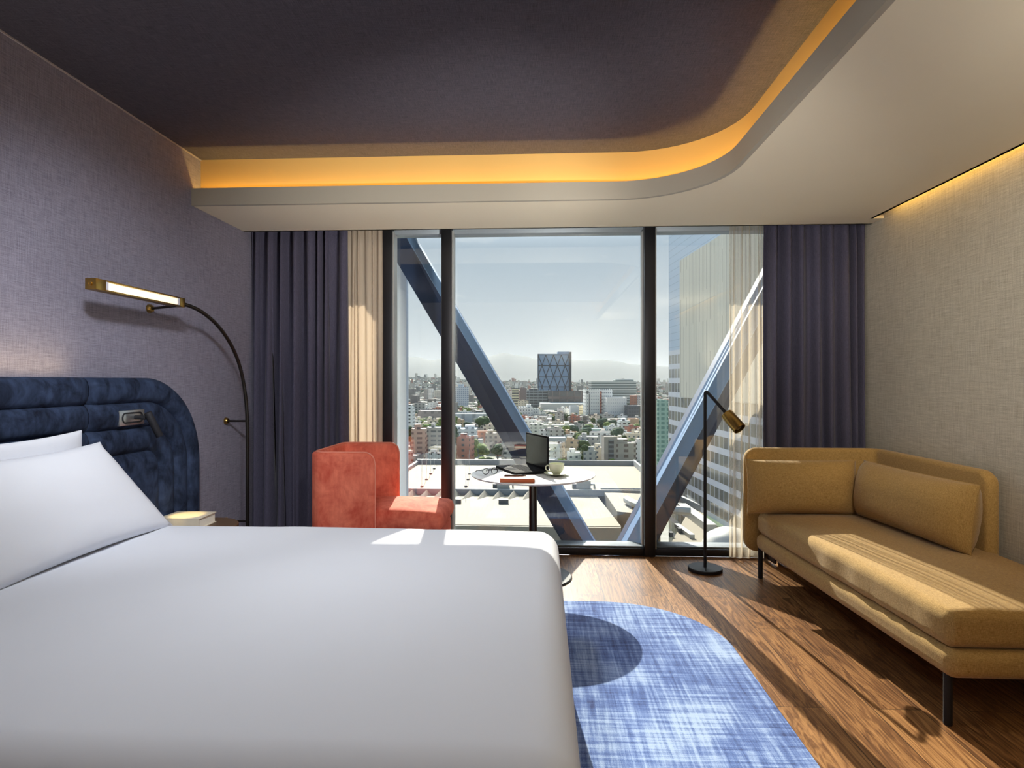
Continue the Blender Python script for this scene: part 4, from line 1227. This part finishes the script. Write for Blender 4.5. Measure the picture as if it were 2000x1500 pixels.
# --- the uncounted city beyond, and the wooded suburbs
m, t, p, o = newmat('far_city_walls')
gi = t.n('ShaderNodeNewGeometry'); ri = gi.outputs['Random Per Island']
x, y, z = t.sep(t.tc())
c = t.ramp(ri, [(0, srgb(120, 118, 114)), (.25, srgb(176, 172, 164)), (.5, srgb(206, 200, 188)), (.75, srgb(232, 230, 226)), (.9, srgb(166, 118, 100)), (1, srgb(240, 240, 238))])
c.node.color_ramp.interpolation = 'CONSTANT'
wn = t.m('MULTIPLY', t.m('GREATER_THAN', t.m('FRACT', t.m('DIVIDE', z, 3.1)), .55), t.m('GREATER_THAN', t.m('FRACT', t.m('DIVIDE', x, 3.7)), .5))
nz_ = t.sep(t.tc('Normal'))[2]
wn = t.m('MULTIPLY', t.m('MULTIPLY', wn, t.m('LESS_THAN', nz_, .5)), .6)
setp(t, p, t.mix(wn, c, srgb(88, 92, 96)), .8); M['farcity'] = m
def terr_z(x, y):
    r = math.hypot(x, y)
    rise = max(0, min(1, (r-1500)/2600)); rise = rise*rise*(3-2*rise)
    az = x/max(y, 1)
    return GZ+rise*(30+34*max(0, min(1, (.02-az)/.2))+10*noise.noise(Vector((x/600, y/600, 3))))
def mesh_from(name, verts, faces, mat, smooth=False):
    me = bpy.data.meshes.new(name); me.from_pydata(verts, [], faces); me.materials.append(mat)
    if smooth: me.polygons.foreach_set('use_smooth', [True]*len(me.polygons))
    o = bpy.data.objects.new(name, me); COL.objects.link(o); return o
V, Fc = [], []
for i in range(8200):
    d = 640+3400*rc.random()**1.5; px = 560+940*rc.random(); x, y = bear(px, d)
    s = rc.uniform(6, 17); dp = rc.uniform(6, 14); h = rc.uniform(4, 11)+(rc.random() < .05)*rc.uniform(8, 26)
    a = R(rc.choice((-14, 76, 20)))
    if d < 1400 and any((x-a_)**2+(y-b_)**2 < (max(s, dp)*.5+c_)**2 for a_, b_, c_ in placed): continue
    g = terr_z(x, y)-1; ca_, sa_ = math.cos(a), math.sin(a); n0_ = len(V)
    for zz in (g, g+h+1):
        for ux, uy in ((-1, -1), (1, -1), (1, 1), (-1, 1)):
            px_, py_ = ux*s/2, uy*dp/2
            V.append((x+ca_*px_-sa_*py_, y+sa_*px_+ca_*py_, zz))
    Fc += [tuple(n0_+k for k in f) for f in ((0, 1, 5, 4), (1, 2, 6, 5), (2, 3, 7, 6), (3, 0, 4, 7), (4, 5, 6, 7))]
tag(mesh_from('distant_houses', V, Fc, M['farcity']), 'dense carpet of tiny distant houses reaching to the hills', 'houses', kind='stuff')
b = B(); bmesh.ops.create_icosphere(b, subdivisions=1, radius=1); b.verts.index_update()
IV = [v.co.copy() for v in b.verts]; IF = [tuple(v.index for v in f.verts) for f in b.faces]; b.free()
V, Fc = [], []
for i in range(4600):
    d = 700+3600*rc.random()**1.2; px = 560+940*rc.random(); x, y = bear(px, d)
    s = rc.uniform(2.5, 5.5); g = terr_z(x, y)+s*.7; n0_ = len(V)
    for v in IV:
        q = s*(1+.3*rc.uniform(-1, 1)); V.append((x+v.x*q, y+v.y*q, g+v.z*q))
    Fc += [tuple(n0_+k for k in f) for f in IF]
tag(mesh_from('distant_trees', V, Fc, LM[2], True), 'uncounted distant trees scattered through the far suburbs', 'trees', kind='stuff')
# ground rising to the suburbs
b = B(); gxn, gyn = 60, 60
V_ = [[b.verts.new((-1600+3600*i/gxn, 1350+3800*j/gyn, 0)) for i in range(gxn+1)] for j in range(gyn+1)]
for r_ in V_:
    for v in r_: v.co.z = terr_z(v.co.x, v.co.y)-.4
for j in range(gyn):
    for i in range(gxn): b.faces.new((V_[j][i], V_[j][i+1], V_[j+1][i+1], V_[j+1][i]))
struct('terrain.001', b, M['ground'], 60)
# mountains
M['mount'] = plain('mountain_scrub', srgb(52, 62, 60), .95, var=.25, scale=.002)
prof = [(700, 716), (780, 700), (800, 697), (815, 698), (845, 705), (862, 701), (900, 700), (945, 697), (985, 690), (1015, 696), (1050, 701), (1100, 704), (1170, 703), (1200, 706), (1240, 712), (1300, 716), (1380, 720)]
def ridge(px):
    for (a, ya), (c, yc_) in zip(prof, prof[1:]):
        if a <= px <= c:
            u = (px-a)/(c-a); u = u*u*(3-2*u); return ya+(yc_-ya)*u
    return 720
b = B(); rows = []
for j in range(15):
    row = []
    for i in range(111):
        px = 700+680*i/110; dd = 9000+j*250
        x, y = bear(px, dd)
        hmax = (744-ridge(px))*12000/F+EYE-GZ
        u = j/12; e = math.sin(min(u, 1)*PI/2)**1.2 if u <= 1 else 1-.25*(u-1)
        z = GZ+hmax*e*(1+.05*noise.noise(Vector((x/700, y/500, 0)))*(u < .95))
        row.append(Vector((x, y, z)))
    rows.append(row)
loft(b, rows, close=False, caps=False)
tag(obj('mountain_range', b, M['mount'], None, 180), 'pale hazy mountain range on the horizon', 'mountains')

# --- haze over the city: a real, thin scattering layer
m = bpy.data.materials.new('valley_haze'); m.use_nodes = True
t = NT(m.node_tree); m.node_tree.nodes.clear()
vo = t.n('ShaderNodeVolumeScatter'); vo.inputs['Color'].default_value = (.175, .195, .215, 1); vo.inputs['Density'].default_value = 1/6500; vo.inputs['Anisotropy'].default_value = .15
oo = t.n('ShaderNodeOutputMaterial'); m.node_tree.links.new(vo.outputs[0], oo.inputs['Volume'])
b = B(); box(b, -7000, 8000, 200, 15500, GZ+.2, 420); hz = obj('haze', b, m, None, 0); tag(hz, 'thin bluish haze lying over the whole city', 'haze', kind='stuff')
